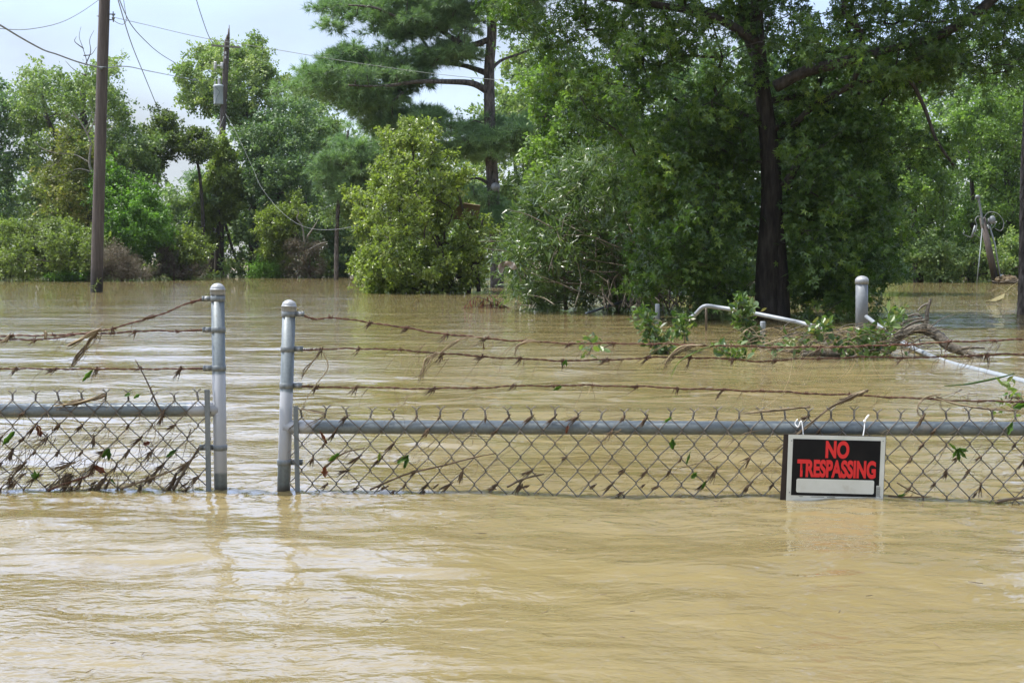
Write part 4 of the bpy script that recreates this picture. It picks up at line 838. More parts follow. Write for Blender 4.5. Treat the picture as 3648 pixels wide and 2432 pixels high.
def heap():
    rng = np.random.default_rng(8); root = thing('debris_heap', 'small heap of mud and sticks against the foot of the leaning stub pole', 'debris', pv(2312, 652, 36.3)); w = MB()
    w.ell(pv(2314, 645, 36.3), (.32, .2, .15), 22, 12)
    w.V[0] += rng.normal(0, .028, w.V[0].shape); w.build('mud', M_ground, root)
    s = MB()
    for i in range(16):
        a = rng.uniform(0, 3.14); c = pv(2312+rng.uniform(-30, 30), 648, 36.1); v = np.array((math.cos(a), -.1, abs(math.sin(a))*.35))*rng.uniform(.1, .35); s.tube([c-v*.3, c+v], .012, 4, a=rng.random())
    s.build('sticks', M_stem, root)
heap()

# ------------------------------------------------------------------ grey post, fallen pipes, stubs
def bigpost():
    d = 12.45; root = thing('bollard_post', 'tall grey round steel post with a domed cap standing in the water on the right', 'post', pv(1979, 770, d)); S = FU/d; R = 14.2/S
    w = MB(); w.tube([pv(1979, 780, d), pv(1979.3, 700, d), pv(1979.5, 650, d)], [R*.97, R*.98, R*.98], 28); w.build('post', M_greypost, root)
    c = MB(); z0 = pv(1979.5, 652, d); c.tube([z0+np.array((0, 0, z*R)) for z in (0, .01, .75, .8, 1.05, 1.25, 1.35)], [R, R*1.07, R*1.07, R*1.02, R*.85, R*.5, .002], 28); c.build('cap', M_capm, root)
bigpost()
def pipe(name, label, pts, r, m, n=12, sub=8, group=None, cat='pipe'):
    w = MB(); p = smooth_path([pv(*q) for q in pts], sub); w.tube(p, r, n); return tag(w.build(name, m, origin=p[0]), label, cat, group)
pipe('fallen_pipe', 'bent pale pipe arching out of the water in front of the big trunk', [(1585, 730, 12.8), (1597, 722, 12.7), (1618, 703.5, 12.6), (1650, 706, 12.6), (1690, 712, 12.5), (1740, 721, 12.4), (1800, 733, 12.2), (1850, 744, 12.1), (1908, 762, 11.8)], .0205, M_pvc)
pipe('fallen_pipe', 'long pale pipe sloping down past the fallen branch to the right edge', [(1990, 727, 12.3), (2030, 757, 11.3), (2090, 795, 10.1), (2170, 830, 9.0), (2260, 853, 8.1), (2352, 876, 7.45), (2420, 892, 7.05)], .0185, M_pvc)
pipe('fallen_pipe', 'thin black pipe sticking out of the thicket into the water', [(1346, 720, 16.2), (1400, 702, 16.6), (1440, 689, 17.0), (1490, 676, 17.4)], .017, M_blackpipe)
def stubpost(label, u, v0, v1, d, r, m=None):
    w = MB(); w.tube([pv(u, v1, d), pv(u, v0+2, d), pv(u, v0, d)], [r, r, r*.9], 12); tag(w.build('pipe_stub', m or M_pvc, origin=pv(u, v1, d)), label, 'post')
stubpost('short upright pipe stub left of the bent pipe', 1510, 698, 742, 14.3, .026)
stubpost('muddy upright stub holding up the middle of the bent pipe', 1752, 738, 785, 12.5, .026)
stubpost('thin upright stub holding up the left end of the bent pipe', 1622, 708, 770, 12.75, .012, M_stem)
stubpost('upright stub under the broken end of the fallen branch', 2234, 828, 862, 9.1, .026)
def clip():
    w = MB(); d = 11.9; c = pv(1900, 752, d); w.tube([c+np.array((.028*math.cos(t), 0, .03*math.sin(t)+.015)) for t in np.linspace(-.4, 3.54, 14)], .006, 6)
    w.tube([c+np.array((0, 0, .045)), c+np.array((0, 0, .07))], .008, 6); w.tube([c+np.array((0, 0, -.02)), c+np.array((0, 0, -.09))], .022, 8)
    tag(w.build('pipe_clamp', M_galv, origin=c), 'small galvanised ring fitting at the end of the bent pipe', 'fitting')
clip()

# ------------------------------------------------------------------ fallen branch and leafy sprigs
def sprig_leaves(l, pos, rng, size=.055, n=5, sp=.028):
    pos = np.asarray(pos); q = pos.repeat(n, 0)+rng.normal(0, sp, (len(pos)*n, 3)); o = unit(rng.normal(0, 1, q.shape)+np.array((0, 0, .2)))
    scatter(l, q, o, size, 'oval', rng, 0, .6, .8)
def branchthing():
    rng = np.random.default_rng(21); root = thing('fallen_branch', 'thick rough-barked fallen branch arching over the water behind the barbed wire', 'branch', pv(2110, 800, 9.5)); w = MB()
    main = [(2255, 822, 9.3), (2215, 808, 9.4), (2180, 795, 9.45), (2155, 772, 9.5), (2128, 757, 9.55), (2100, 756, 9.6), (2072, 768, 9.6), (2050, 790, 9.7), (2030, 820, 9.8)]
    p = smooth_path([pv(*q) for q in main], 6); w.tube(p, lerp_r(len(p), .018, .030, .038, .040, .040, .034, .034, .034, .03), 14)
    w.V[0] += rng.normal(0, .0022, w.V[0].shape)
    def br(pts, ra, rb, n=7):
        q = smooth_path([pv(u, v, dd) for u, v, dd in pts], 5); w.tube(q, np.linspace(ra, rb, len(q)), n, a=rng.random())
    br([(2120, 760, 9.5), (2128, 735, 9.5), (2130, 712, 9.5), (2136, 692, 9.5), (2137, 686, 9.5)], .020, .008)
    br([(2133, 697, 9.5), (2118, 703, 9.5), (2106, 714, 9.45)], .010, .004)
    br([(2126, 745, 9.5), (2108, 722, 9.5), (2080, 728, 9.5), (2060, 728, 9.55), (2050, 735, 9.55)], .011, .006)
    br([(2125, 735, 9.4), (2095, 742, 9.4), (2050, 770, 9.4), (2000, 790, 9.4), (1940, 800, 9.3)], .012, .005)
    br([(2118, 730, 9.3), (2090, 735, 9.3), (2062, 752, 9.3), (2035, 775, 9.3)], .008, .004)
    br([(2210, 800, 9.35), (2235, 798, 9.3), (2262, 799, 9.3)], .014, .006); br([(2215, 815, 9.3), (2240, 822, 9.25), (2252, 826, 9.25)], .010, .004)
    br([(2050, 790, 9.6), (1990, 803, 9.5), (1930, 808, 9.4), (1860, 808, 9.4), (1800, 806, 9.4), (1760, 800, 9.4)], .022, .010, 9)
    br([(1960, 810, 9.4), (1920, 815, 9.35), (1880, 812, 9.3), (1840, 816, 9.3)], .022, .016, 9)
    br([(2060, 822, 9.2), (2110, 828, 9.1), (2160, 836, 9.0), (2200, 846, 8.95)], .014, .012)
    for i in range(90):
        u = rng.uniform(1780, 2140); v = rng.uniform(750, 812); L = rng.uniform(25, 80); a = rng.uniform(-.6, .5); dd = rng.uniform(9.1, 9.6)
        br([(u, v, dd), (u+L*.5*math.cos(a), v+L*.5*math.sin(a)-6, dd), (u+L*math.cos(a), v+L*math.sin(a), dd)], .0042, .002, 4)
    for (u, v, L) in ((2110, 775, 22), (2098, 790, 45), (2070, 800, 40), (2035, 810, 30), (2160, 800, 18), (1985, 805, 26)):
        br([(u, v, 9.25), (u+3, v+L*.5, 9.25), (u-2, v+L, 9.25)], .004, .0025, 4)
    w.build('limb', M_wetbark, root)
    l = MB(); cs = []
    for (u, v, su, sv, n) in ((2000, 792, 50, 20, 22), (1945, 800, 40, 14, 14), (2060, 722, 14, 10, 9), (2010, 825, 30, 8, 14), (1985, 762, 22, 12, 10), (1870, 762, 26, 12, 13), (1900, 750, 14, 8, 7), (2040, 745, 18, 10, 7), (1960, 778, 40, 14, 8), (1830, 790, 36, 12, 8), (1775, 795, 30, 10, 5)):
        for i in range(n): cs.append(pv(u+rng.normal(0, su*.55), min(826, v+rng.normal(0, sv*.6)), rng.uniform(9.1, 9.6)))
    sprig_leaves(l, cs, rng, .060, 5, .022); l.build('foliage', M_sprig, root, smooth=False)
    g = MB()
    for i in range(110):
        u = rng.uniform(1690, 2130); v = rng.uniform(755, 815); L = rng.uniform(20, 90); a = rng.uniform(2.2, 3.6) if rng.random() < .6 else rng.uniform(-.5, .5); dd = rng.uniform(9.0, 9.5)
        g.tube(smooth_path([pv(u, v, dd), pv(u+L*.5*math.cos(a), v-L*.4*math.sin(a)-rng.uniform(0, 10), dd), pv(u+L*math.cos(a), v-L*.3*math.sin(a)+rng.uniform(0, 15), dd)], 3), lerp_r(7, .0030, .0016), 3, a=rng.random())
    tag(g.build('dry_grass', M_straw, origin=pv(1900, 800, 9.3)), 'pale dry grass tangled through the fallen branch', kind='stuff')
branchthing()
def leafy(label, stem, cl, d, seed, size=.055, r=.008, dens=5):
    rng = np.random.default_rng(seed); root = thing('leafy_sprig', label, 'sprig', pv(stem[0][0], stem[0][1], d), 'leafy oak sprigs sticking out of the water'); w = MB()
    p = smooth_path([pv(u, v, d) for u, v in stem], 6); w.tube(p, lerp_r(len(p), r, r*.4), 6)
    l = MB(); cs = []
    for (u, v, su, sv, n) in cl:
        for i in range(n):
            c = pv(u+rng.normal(0, su*.5), v+rng.normal(0, sv*.5), d+rng.uniform(-.12, .12)); cs.append(c)
            q = p[np.argmin(np.linalg.norm(p-c, axis=1))]
            if i % 2 == 0: w.tube([q, (q+c)/2+rng.normal(0, .006, 3), c], [.003, .0022, .0014], 4)
    sprig_leaves(l, cs, rng, size, dens); w.build('stem', M_twig, root); l.build('leaves', M_sprig, root, smooth=False)
leafy('leftmost drooping oak sprig, bending from upper left down to the wire', [(1545, 822), (1520, 795), (1497, 765), (1484, 735), (1478, 715)], [(1478, 722, 16, 12, 12), (1486, 745, 16, 12, 12), (1502, 770, 16, 14, 14), (1525, 785, 22, 14, 14), (1525, 808, 26, 12, 16), (1465, 740, 10, 6, 4)], 9.6, 71)
leafy('small upright oak sprig with pale leaves, second from the left', [(1578, 818), (1573, 790), (1572, 760), (1568, 735)], [(1570, 745, 14, 10, 10), (1565, 762, 12, 8, 9), (1576, 732, 8, 8, 5)], 9.9, 72, r=.006)
leafy('tall leafy oak sprig against the bent pipe', [(1730, 800), (1722, 775), (1712, 745), (1705, 710), (1702, 690)], [(1700, 690, 18, 10, 12), (1706, 712, 20, 12, 14), (1712, 740, 22, 14, 20), (1724, 765, 20, 14, 18), (1716, 785, 16, 10, 10), (1692, 705, 10, 8, 5)], 10.6, 73, r=.009)
leafy('low clump of oak leaves with reddish tips floating at the second wire', [(1690, 826), (1680, 815), (1665, 808)], [(1685, 814, 22, 8, 16), (1660, 806, 12, 6, 6)], 9.2, 74)
leafy('small dark green leaf cluster hanging near the upper wires, left of the sprigs', [(1352, 815), (1358, 800), (1362, 785)], [(1360, 795, 14, 10, 11)], 5.6, 75, size=.035, r=.003, dens=3)
leafy('yellowish leaf cluster at the right edge above the lower wire', [(2352, 925), (2330, 912), (2310, 915)], [(2318, 912, 12, 5, 8), (2340, 912, 14, 8, 8)], 4.6, 76, size=.03, r=.002, dens=3)
def floatright():
    w = MB()
    for pth in [[(2265, 693), (2285, 686), (2305, 676), (2310, 672)], [(2270, 692), (2295, 690), (2308, 678)], [(2280, 692), (2296, 684), (2309, 674)], [(2308, 674), (2322, 660), (2338, 648)]]:
        w.tube(smooth_path([pv(u, v, 21.0) for u, v in pth]), lerp_r(6*(len(pth)-1)+1, .010, .014, .004), 5)
    w.add([pv(2272, 692, 20.99), pv(2308, 673, 20.99), pv(2306, 684, 20.9), pv(2288, 692, 20.95)], np.array([(0, 1, 2, 3)]))
    tag(w.build('drift_weed', noise_mat('drift_weed_straw', [(.10, .09, .04), (.26, .23, .11)], scale=30, bump=.3), origin=pv(2290, 692, 21)), 'wedge of floating weed and twigs in open water left of the edge pine trunk', 'weed')
floatright()
w_ = MB(); w_.tube(smooth_path([pv(2168, 886, 6.4), pv(2220, 882, 6.4), pv(2290, 868, 6.4), pv(2330, 858, 6.4)]), lerp_r(19, .002, .006, .003), 5)
tag(w_.build('reed', M_greenleaf, origin=pv(2168, 886, 6.4)), 'single long green reed lying toward the pale pipe on the right', 'reed')
# ------------------------------------------------------------------ the chain-link fences
DL = 3.96
def DR(u): return 3.96 + (np.asarray(u, float)-650)*(-.17/1700)
def FL(u, v, o=0.0): return P(u, v, np.full(np.shape(u), DL)-o) if np.ndim(u) else pv(u, v, DL-o)
def FR(u, v, o=0.0): return P(u, v, DR(u)-o)
RP = 15.0/FU*DL
def zof(v, d=DL): return pv(1000, v, d)[2]
M_post = galv_mat('terminal_post_galvanised', [(zof(1078), zof(853))], rust=0.0, stain=True)
M_postr = galv_mat('right_terminal_post_galvanised', [(zof(1058), zof(893))], rust=0.0, stain=True)
xl = pv(432, 942, DL)[0]; xr = pv(742, 980, DL)[0]
M_raill = galv_mat('left_rail_galvanised', [(xl-pv(504, 942, DL)[0], 2)], rust=7, streak=(2.5, 30, 30), axis='X')
M_railr = galv_mat('right_rail_galvanised', [(-2, pv(728, 980, DL)[0]-pv(653, 980, DL)[0])], rust=5, streak=(2.5, 30, 30), axis='X')

def terminal_post(root, top, base, d, m):
    w = MB(); a = pv(*base, d); b = pv(*top, d); a = a + (a-b)*.5
    w.tube([a, a*.5+b*.5, b], RP, 32); w.build('terminal_post', m, root)
    c = MB(); ax = unit(b-a); R = RP*1.14
    prof = [(0, R*.99), (.0005, R), (.014, R), (.0145, R*1.05), (.0175, R*1.05), (.018, R*.96)]+[(.018+R*.78*math.sin(t), R*.96*math.cos(t)) for t in np.linspace(.15, math.pi/2-.02, 7)]
    c.tube([b+ax*(h-.012) for h, r in prof], [r for h, r in prof], 32); c.build('post_cap', M_capm, root)
    return a, b
def band(root, c, side, d, tab=.024, h=.0172, bar=False):
    w = MB(); ro = RP+.0022; z = np.array((0, 0, 1.0)); tt = [(-h/2, ro-.001), (-h/2+.0008, ro), (h/2-.0008, ro), (h/2, ro-.001)]
    w.tube([c+z*q for q, r in tt], [r for q, r in tt], 32)
    x0 = c + np.array((side*(ro-.002+tab/2), -.004, 0)); w.box(x0, (tab+.004, .0032, h*.96))
    w.box(x0+np.array((0, .0062, 0)), (tab+.004, .0032, h*.96))
    w.tube([x0+np.array((side*tab*.5, 0, -h*.48)), x0+np.array((side*tab*.5, 0, h*.48))], .004, 10)
    o = w.build('brace_band', M_galv, root)
    b = MB(); bc = x0+np.array((side*tab*.12, -.002, 0)); b.ell(bc, (.0058, .0042, .0058), 12, 7); b.tube([bc, bc+np.array((0, .016, 0))], .0028, 6); b.build('bolt', M_capm, o, origin=np.array(root.location))
def mesh_fabric(root, u0, un, s, vt, dv, h, rows, F, seed, ufirst_half=False):
    """woven diamond mesh: one zig-zag wire through each column of knots, twisted barbs along the top"""
    rng = np.random.default_rng(seed); w = MB(); ncol = int((un-u0)/(s/2))+1; off = .024
    jit = {}
    def knot(c, r):
        if (c, r) not in jit: jit[(c, r)] = rng.normal(0, .9, 2) if r > 0 else rng.normal(0, .35, 2)
        u = u0+c*s/2+jit[(c, r)][0]; v = vt+dv*(u-u0)+r*h/2+jit[(c, r)][1]; return u, v
    for c in range(-1, ncol):
        pts = []
        for r in range(rows):
            cc = c if (r+c) % 2 == 0 else c+1        # knots live where (col+row) is even
            side = 1 if cc == c+1 else -1
            if u0+cc*s/2 < u0-s*.55 or u0+cc*s/2 > un+s: continue
            u, v = knot(cc, r); p = F(u, v, off)
            e = np.array((side*.0016, 0, 0))
            pts += [p+e*.2+np.array((0, -.0018*side, .0028)), p+e*1.2, p+e*.2+np.array((0, .0018*side, -.0028))]
        if len(pts) > 4:
            w.tube(np.array(pts), .00175, 6, a=rng.random())
    for c in range(0, ncol, 2):
        u, v = knot(c, 0); p = F(u, v, off); lean = rng.normal(0, .0012, 3)
        for k in (0, 1):
            q = []
            for t in np.linspace(0, 1, 9): q.append(p+lean*t*3+np.array((.0022*math.cos(t*9+k*math.pi), .0022*math.sin(t*9+k*math.pi), .0015+.017*t)))
            sg = 1 if q[-1][0] > (p+lean*3)[0] else -1
            sg = 1 if k else -1
            q.append(q[-1]+np.array((sg*.005, 0, .005))); q.append(q[-1]+np.array((sg*.0065, -.001, .0052)))
            w.tube(np.array(q), .00175, 6, a=rng.random())
    w.build('chain_link_mesh', M_mesh, root)
    return knot
BARBS = []
def barbed(root, pts, seed, coil=None):
    rng = np.random.default_rng(seed); p = smooth_path(pts, 30); seg = np.linalg.norm(np.diff(p, axis=0), axis=1); L = np.concatenate(([0], np.cumsum(seg)))
    n = int(L[-1]/.0065); s = np.linspace(0, L[-1], n); q = np.stack([np.interp(s, L, p[:, k]) for k in range(3)], 1)
    q[:, 2] += .0012*np.sin(s*31+seed)+.0008*np.sin(s*73+seed*2)
    t = unit(np.gradient(q, axis=0)); n1 = unit(np.cross(t, (0, 0, 1.0))); n2 = np.cross(t, n1); w = MB()
    for k in (0, 1):
        ph = s/.052*2*math.pi+k*math.pi+seed; w.tube(q+.0018*(np.cos(ph)[:, None]*n1+np.sin(ph)[:, None]*n2), .0016, 5, a=rng.random())
    x = rng.uniform(.03, .09)
    while x < L[-1]:
        i = min(n-2, int(x/L[-1]*n)); c = q[i]; T = t[i]; A = n1[i]; B = n2[i]
        th = np.linspace(0, 4.4*math.pi, 26); w.tube(c+np.outer(th/12-.55, T)*.009+.0036*(np.outer(np.cos(th), A)+np.outer(np.sin(th), B)), .00115, 5)
        for k in range(4):
            dv = unit(A*rng.normal(0, 1)+B*rng.normal(0, 1)+T*rng.normal(0, .55))*rng.uniform(.009, .013); b0 = c+T*rng.uniform(-.005, .005); w.tube([b0, b0+dv*.6, b0+dv], [.0012, .0012, .0004], 4)
        BARBS.append(c); x += rng.uniform(.118, .134)
    if coil is not None:     # the strand wound back on itself at the band
        c = p[0]; T = unit(p[6]-p[0]); A = unit(np.cross(T, (0, 0, 1.0))); B = np.cross(T, A); th = np.linspace(0, 13*math.pi, 90); rr = .0034+.0012*np.sin(th*.31)
        w.tube(c+np.outer(th/th[-1]*.040+.004, T)+rr[:, None]*(np.outer(np.cos(th), A)+np.outer(np.sin(th), B)), .0012, 5)
        for k in range(3):
            dv = unit(rng.normal(0, 1, 3))*.012; b0 = c+T*rng.uniform(.015, .04); w.tube([b0, b0+dv], [.0012, .0005], 4)
    w.build('barbed_wire', M_rust, root); return q

def fence_left():
    root = thing('chain_link_fence', 'left chain-link fence section clogged with flood debris, three rusty barbed wires above', 'fence', pv(507, 1130, DL), 'chain-link fence sections topped with barbed wire')
    a, b = terminal_post(root, (500, 668), (507, 1124), DL, M_post)
    for v in (686, 757, 845): t = (v-668)/(1124-668); band(root, pv(500+7*t, v, DL), -1, DL)
    band(root, pv(505.7, 1027, DL), -1, DL, tab=.040)
    r = MB(); pts = smooth_path([FL(-60, 943), FL(200, 942), FL(504, 940)], 6); r.tube(pts, 16.2/FU*DL, 28)
    r.build('top_rail', M_raill, root, origin=None)
    t = MB(); t.box(pv(478, 1040, DL-.026), (.0155, .005, 248/FU*DL+.06)); t.build('tension_bar', M_galv, root, smooth=False)
    mesh_fabric(root, 28.2-53.4*2, 478, 53.4, 917, 0, 59.2, 11, lambda u, v, o: pv(u, v, DL-o), 5)
    q = []
    q.append(barbed(root, [FL(466, 687), FL(430, 697), FL(385, 715), FL(340, 731), (FL(270, 751)), FL(205, 763, .003), FL(120, 777, .004), FL(0, 781), FL(-70, 784)], 1, 1))
    q.append(barbed(root, [FL(466, 757), FL(420, 760), FL(380, 759), FL(300, 762), FL(205, 767), FL(120, 769), FL(0, 772), FL(-70, 773)], 2, 1))
    q.append(barbed(root, [FL(468, 846), FL(420, 846), FL(340, 848), FL(280, 846), FL(200, 847.5), FL(120, 846.5), FL(0, 847), FL(-70, 846)], 3, 1))
    return root, q
def fence_right():
    root = thing('chain_link_fence', 'long right chain-link fence section carrying the sign, three sagging barbed wires above', 'fence', pv(651, 1130, DL), 'chain-link fence sections topped with barbed wire')
    a, b = terminal_post(root, (664, 706), (651.5, 1124), DL, M_postr)
    for v in (721, 801, 885): t = (v-706)/(1124-706); band(root, pv(664-12.5*t, v, DL), 1, DL)
    band(root, pv(653, 1061, DL), 1, DL, tab=.034)
    r = MB(); us = [653, 900, 1300, 1700, 2000, 2440]; r.tube(smooth_path([FR(u, 980+(u-690)*.0026) for u in us], 4), 15.8/FU*DL, 28); r.build('top_rail', M_railr, root)
    t = MB(); t.box(pv(682, 1060, DL-.026), (.0145, .005, 198/FU*DL+.08), Matrix.Rotation(-.012, 3, 'Y')); t.build('tension_bar', M_galv, root, smooth=False)
    mesh_fabric(root, 745.5-52.9, 2440, 52.9, 956, .0022, 61.6, 10, lambda u, v, o: np.asarray(FR(u, v, o)), 6)
    q = []
    q.append(barbed(root, [FR(697, 724), FR(722, 731), FR(770, 731), FR(850, 740), FR(930, 753), FR(1010, 765), FR(1110, 776), FR(1200, 783), FR(1300, 788), FR(1500, 789.5), FR(1650, 794), FR(1800, 797), FR(1950, 796), FR(2100, 790), FR(2230, 783), FR(2352, 780), FR(2440, 778)], 4, 1))
    q.append(barbed(root, [FR(694, 802), FR(740, 803), FR(800, 800), FR(860, 801), FR(950, 806), FR(1010, 811), FR(1100, 818), FR(1200, 824), FR(1300, 828), FR(1400, 826), FR(1500, 821), FR(1600, 821), FR(1680, 825), FR(1745, 829), FR(1850, 824), FR(2000, 820), FR(2120, 821), FR(2240, 816), FR(2352, 813), FR(2440, 812)], 5, 1))
    q.append(barbed(root, [FR(690, 887), FR(740, 889), FR(830, 889), FR(960, 892), FR(1100, 890), FR(1200, 886), FR(1350, 885), FR(1450, 887), FR(1600, 893), FR(1750, 898), FR(1880, 904), FR(2000, 909), FR(2130, 916), FR(2250, 921), FR(2352, 922), FR(2440, 924)], 6, 1))
    return root, q
fl, ql = fence_left(); fr, qr = fence_right()

# ------------------------------------------------------------------ the sign
def sign():
    u0, v0 = (2760+205/4.127)/K, (1440+445/4.127)/K; d0 = 3.795-.030; S = FU/d0; mm = 1/774.0
    O = pv(u0, v0, d0); th = math.radians(1.4); yaw = .006
    ex = np.array((math.cos(th), -.010, -math.sin(th))); ex /= np.linalg.norm(ex); ez = np.array((-math.sin(th), 0, -math.cos(th))); ey = np.cross(ez, ex); ey /= np.linalg.norm(ey)
    if ey[1] > 0: ey = -ey               # towards the camera
    Wd, Hd = 224.0/S, .203
    root = thing('no_trespassing_sign', 'black, white and red sign reading NO TRESPASSING, tied to the right fence', 'sign', O)
    def pt(x, y, o): return O+ex*(x*Wd)+ez*(y*Wd)+ey*o      # x,y in widths
    AR = Hd/Wd
    def plate(name, m, pl, o0, o1):
        n = len(pl); mb = MB(); V = [pt(x, y, o1) for x, y in pl]+[pt(x, y, o0) for x, y in pl]
        F = [np.array([list(range(n))]), np.array([list(range(2*n-1, n-1, -1))]), np.array([(i, n+i, n+(i+1) % n, (i+1) % n) for i in range(n)])]
        mb.add(V, F); me_ = mb.build(name, m, root, smooth=False); return me_
    f = 1/1430.0
    def c(x, y, y0=445): # crop px -> widths, undoing the tilt
        X = (x-205)*f; Y = (y-y0)*f; return (X*math.cos(th)+Y*math.sin(th), -X*math.sin(th)+Y*math.cos(th))
    bk = plate('backing_board', M_board, [(-.045, -.002), (1.012, -.006), (1.008, AR-.004), (-.058, AR-.004)], -.010, -.006); bk['label'] = 'dark board showing left of the sign plate'
    plate('plate', M_signwhite, [(0, 0), (1, 0), (1, AR), (0, AR)], -.0015, 0)
    plate('printed_panel', M_signblack, [(.047, .040), (.952, .040), (.952, .505), (.925, .505), (.925, .627), (.047, .627)], .0002, .0006)
    def rrect(x0, y0, x1, y1, r):
        o = []
        for cx, cy, a0 in ((x1-r, y0+r, -90), (x1-r, y1-r, 0), (x0+r, y1-r, 90), (x0+r, y0+r, 180)):
            for k in range(6): a = math.radians(a0+k*18); o.append((cx+r*math.cos(a), cy+r*math.sin(a)))
        return o
    plate('blank_panel', M_signwhite, rrect(.098, .452, .900, .597, .018), .0008, .0012)
    def text(s, x0, y0, x1, y1, off=.03):
        cu = bpy.data.curves.new('lettering', 'FONT'); cu.body = s; cu.size = 1; cu.offset = off; cu.space_character = 1.0 if len(s) > 3 else 1.02
        ob = bpy.data.objects.new('lettering_tmp', cu); COL.objects.link(ob); dg = bpy.context.evaluated_depsgraph_get(); dg.update()
        me = bpy.data.meshes.new_from_object(ob.evaluated_get(dg)); bpy.data.objects.remove(ob); bpy.data.curves.remove(cu)
        me.name = 'lettering'; co = np.array([v.co[:] for v in me.vertices]); lo, hi = co.min(0), co.max(0)
        X = (co[:, 0]-lo[0])/(hi[0]-lo[0])*(x1-x0)+x0; Y = y1-(co[:, 1]-lo[1])/(hi[1]-lo[1])*(y1-y0)
        W3 = np.array([pt(x, y, .0009) for x, y in zip(X, Y)])-O
        for v, q in zip(me.vertices, W3): v.co = q
        me.materials.clear(); me.materials.append(M_signred); o = bpy.data.objects.new('lettering', me); COL.objects.link(o); o.parent = root
    text('NO', .386, .050, .630, .234, .045); text('TRESPASSING', .100, .249, .912, .436, .045)
    bc = MB(); row = []
    for k in range(15):
        y = .516+k*.0072; hgt = (.0016, .003, .0022, .0042)[k % 4]
        bc.add([pt(.928, y, .0007), pt(.966, y, .0007), pt(.966, y+hgt, .0007), pt(.928, y+hgt, .0007)], np.array([(0, 1, 2, 3)]))
    bc.build('barcode', M_signblack, root, smooth=False)
    for x0, x1 in ((.13, .17), (.25, .39), (.42, .50), (.86, .92)):
        b_ = MB(); b_.add([pt(x0, .636, .0007), pt(x1, .636, .0007), pt(x1, .640, .0007), pt(x0, .640, .0007)], np.array([(0, 1, 2, 3)])); b_.build('fine_print', M_signblack, root, smooth=False)
    for x, y in ((.033, .060), (.030, .600), (.975, .040), (.968, .62)): s = MB(); s.ell(pt(x, y, .0006), (.0018, .001, .0018), 8, 5); s.build('rivet', M_galv, root)
    return root
sign()
def tie(label, loop, tail, r=.0021):
    root = thing('cable_tie', label, 'cable tie', FR(*loop[0]), 'white cable ties holding the sign'); w = MB()
    p = smooth_path([np.asarray(FR(u, v, o)) for u, v, o in loop], 6); w.tube(p, r*.8, 6); w.build('loop', M_tie, root)
    w = MB(); p = smooth_path([np.asarray(FR(u, v, o)) for u, v, o in tail], 6); w.tube(p, lerp_r(len(p), r*.9, r*1.5, r*1.6, r*1.1), 6); w.box(p[0], (.007, .006, .007)); w.build('tail', M_tie, root)
tie('white cable tie with its tail slanting down over the left of the sign', [(1832, 962, .03), (1826, 972, .03), (1833, 980, .035), (1840, 966, .036), (1844, 985, .04), (1845, 1001, .040)], [(1845, 1001, .042), (1849, 1014, .046), (1856, 1034, .050)])
tie('white cable tie with its tail pointing up above the rail, right of the sign centre', [(1986, 966, .03), (1985, 985, .036), (1981, 1006, .040), (1977, 1014, .036)], [(1986, 967, .034), (1990, 960, .036), (1996, 952, .038)])
w_ = MB(); w_.tube(smooth_path([np.asarray(FR(u, v, .045)) for u, v in ((1905, 1137), (1912, 1142), (1924, 1145))]), lerp_r(13, .002, .004, .0015), 6)
tag(w_.build('plastic_scrap', M_tie, origin=FR(1912, 1142, .045)), 'tiny white plastic scrap floating at the bottom edge of the sign', 'scrap')

# ------------------------------------------------------------------ debris caught on the fences
rng = np.random.default_rng(77)
def flt(f): return lambda u, v, o=0.0: np.asarray(f(u, v, o))
FLf = lambda u, v, o=0.0: pv(u, v, DL-o)
FRf = lambda u, v, o=0.0: np.asarray(FR(u, v, o))
def strands(mb, F, u, v, n, L, ang, sp, rng, r=.0007, o=.026, curl=8, osp=.012, a=None):
    """n dry stems from a snag point; L length (view px), ang direction (0 = right, pi/2 = down)"""
    for i in range(n):
        an = ang+rng.normal(0, sp); l = L*rng.uniform(.35, 1.1); b = rng.normal(0, curl); oo = o+rng.normal(0, osp)
        p0 = F(u+rng.normal(0, 2), v+rng.normal(0, 2), o); p1 = F(u+math.cos(an)*l*.5-math.sin(an)*b, v+math.sin(an)*l*.5+math.cos(an)*b, oo); p2 = F(u+math.cos(an)*l, v+math.sin(an)*l, oo)
        mb.tube(smooth_path([p0, p1, p2], 3), lerp_r(7, r*rng.uniform(.7, 1.4), r*.5), 3, caps=False, a=rng.random() if a is None else a)
# matted wads on the mesh knots
wl = MB(); wr = MB(); fl_ = MB(); fr_ = MB()
def wad(mb, F, u, v, L, w_, ang, rng):
    for i in range(int(7+w_*1.6)):
        an = ang+rng.normal(0, .16); l = L*rng.uniform(.4, 1.05); b = rng.normal(0, w_*.25)
        st = rng.uniform(-.25, .1)*L
        p = [F(u+math.cos(an)*st+rng.normal(0, w_*.15), v+math.sin(an)*st+rng.normal(0, w_*.15), .028), F(u+math.cos(an)*l*.35-math.sin(an)*b, v+math.sin(an)*l*.35+math.cos(an)*b, .030+rng.normal(0, .003)), F(u+math.cos(an)*l, v+math.sin(an)*l, .028+rng.normal(0, .004))]
        mb.tube(smooth_path(p, 3), lerp_r(7, .0010, .0018, .0005)*rng.uniform(.7, 1.3), 4, caps=False, a=rng.random()*.8)
for r in range(0, 9):
    for c in range(0, 20):
        if (r+c) % 2: continue
        u = 28.2-53.4*1+c*26.7; v = 917+r*29.6
        if u > 470 or v > 1128: continue
        if rng.random() < (.25 if r < 3 else .62): wad(wl, FLf, u, v, rng.uniform(18, 52)*(1.15 if r > 4 else .8), rng.uniform(3, 8), 2.25+rng.normal(0, .25), rng)
        if rng.random() < .85: strands(fl_, FLf, u, v, rng.integers(2, 8), 42, 2.2, .55, rng)
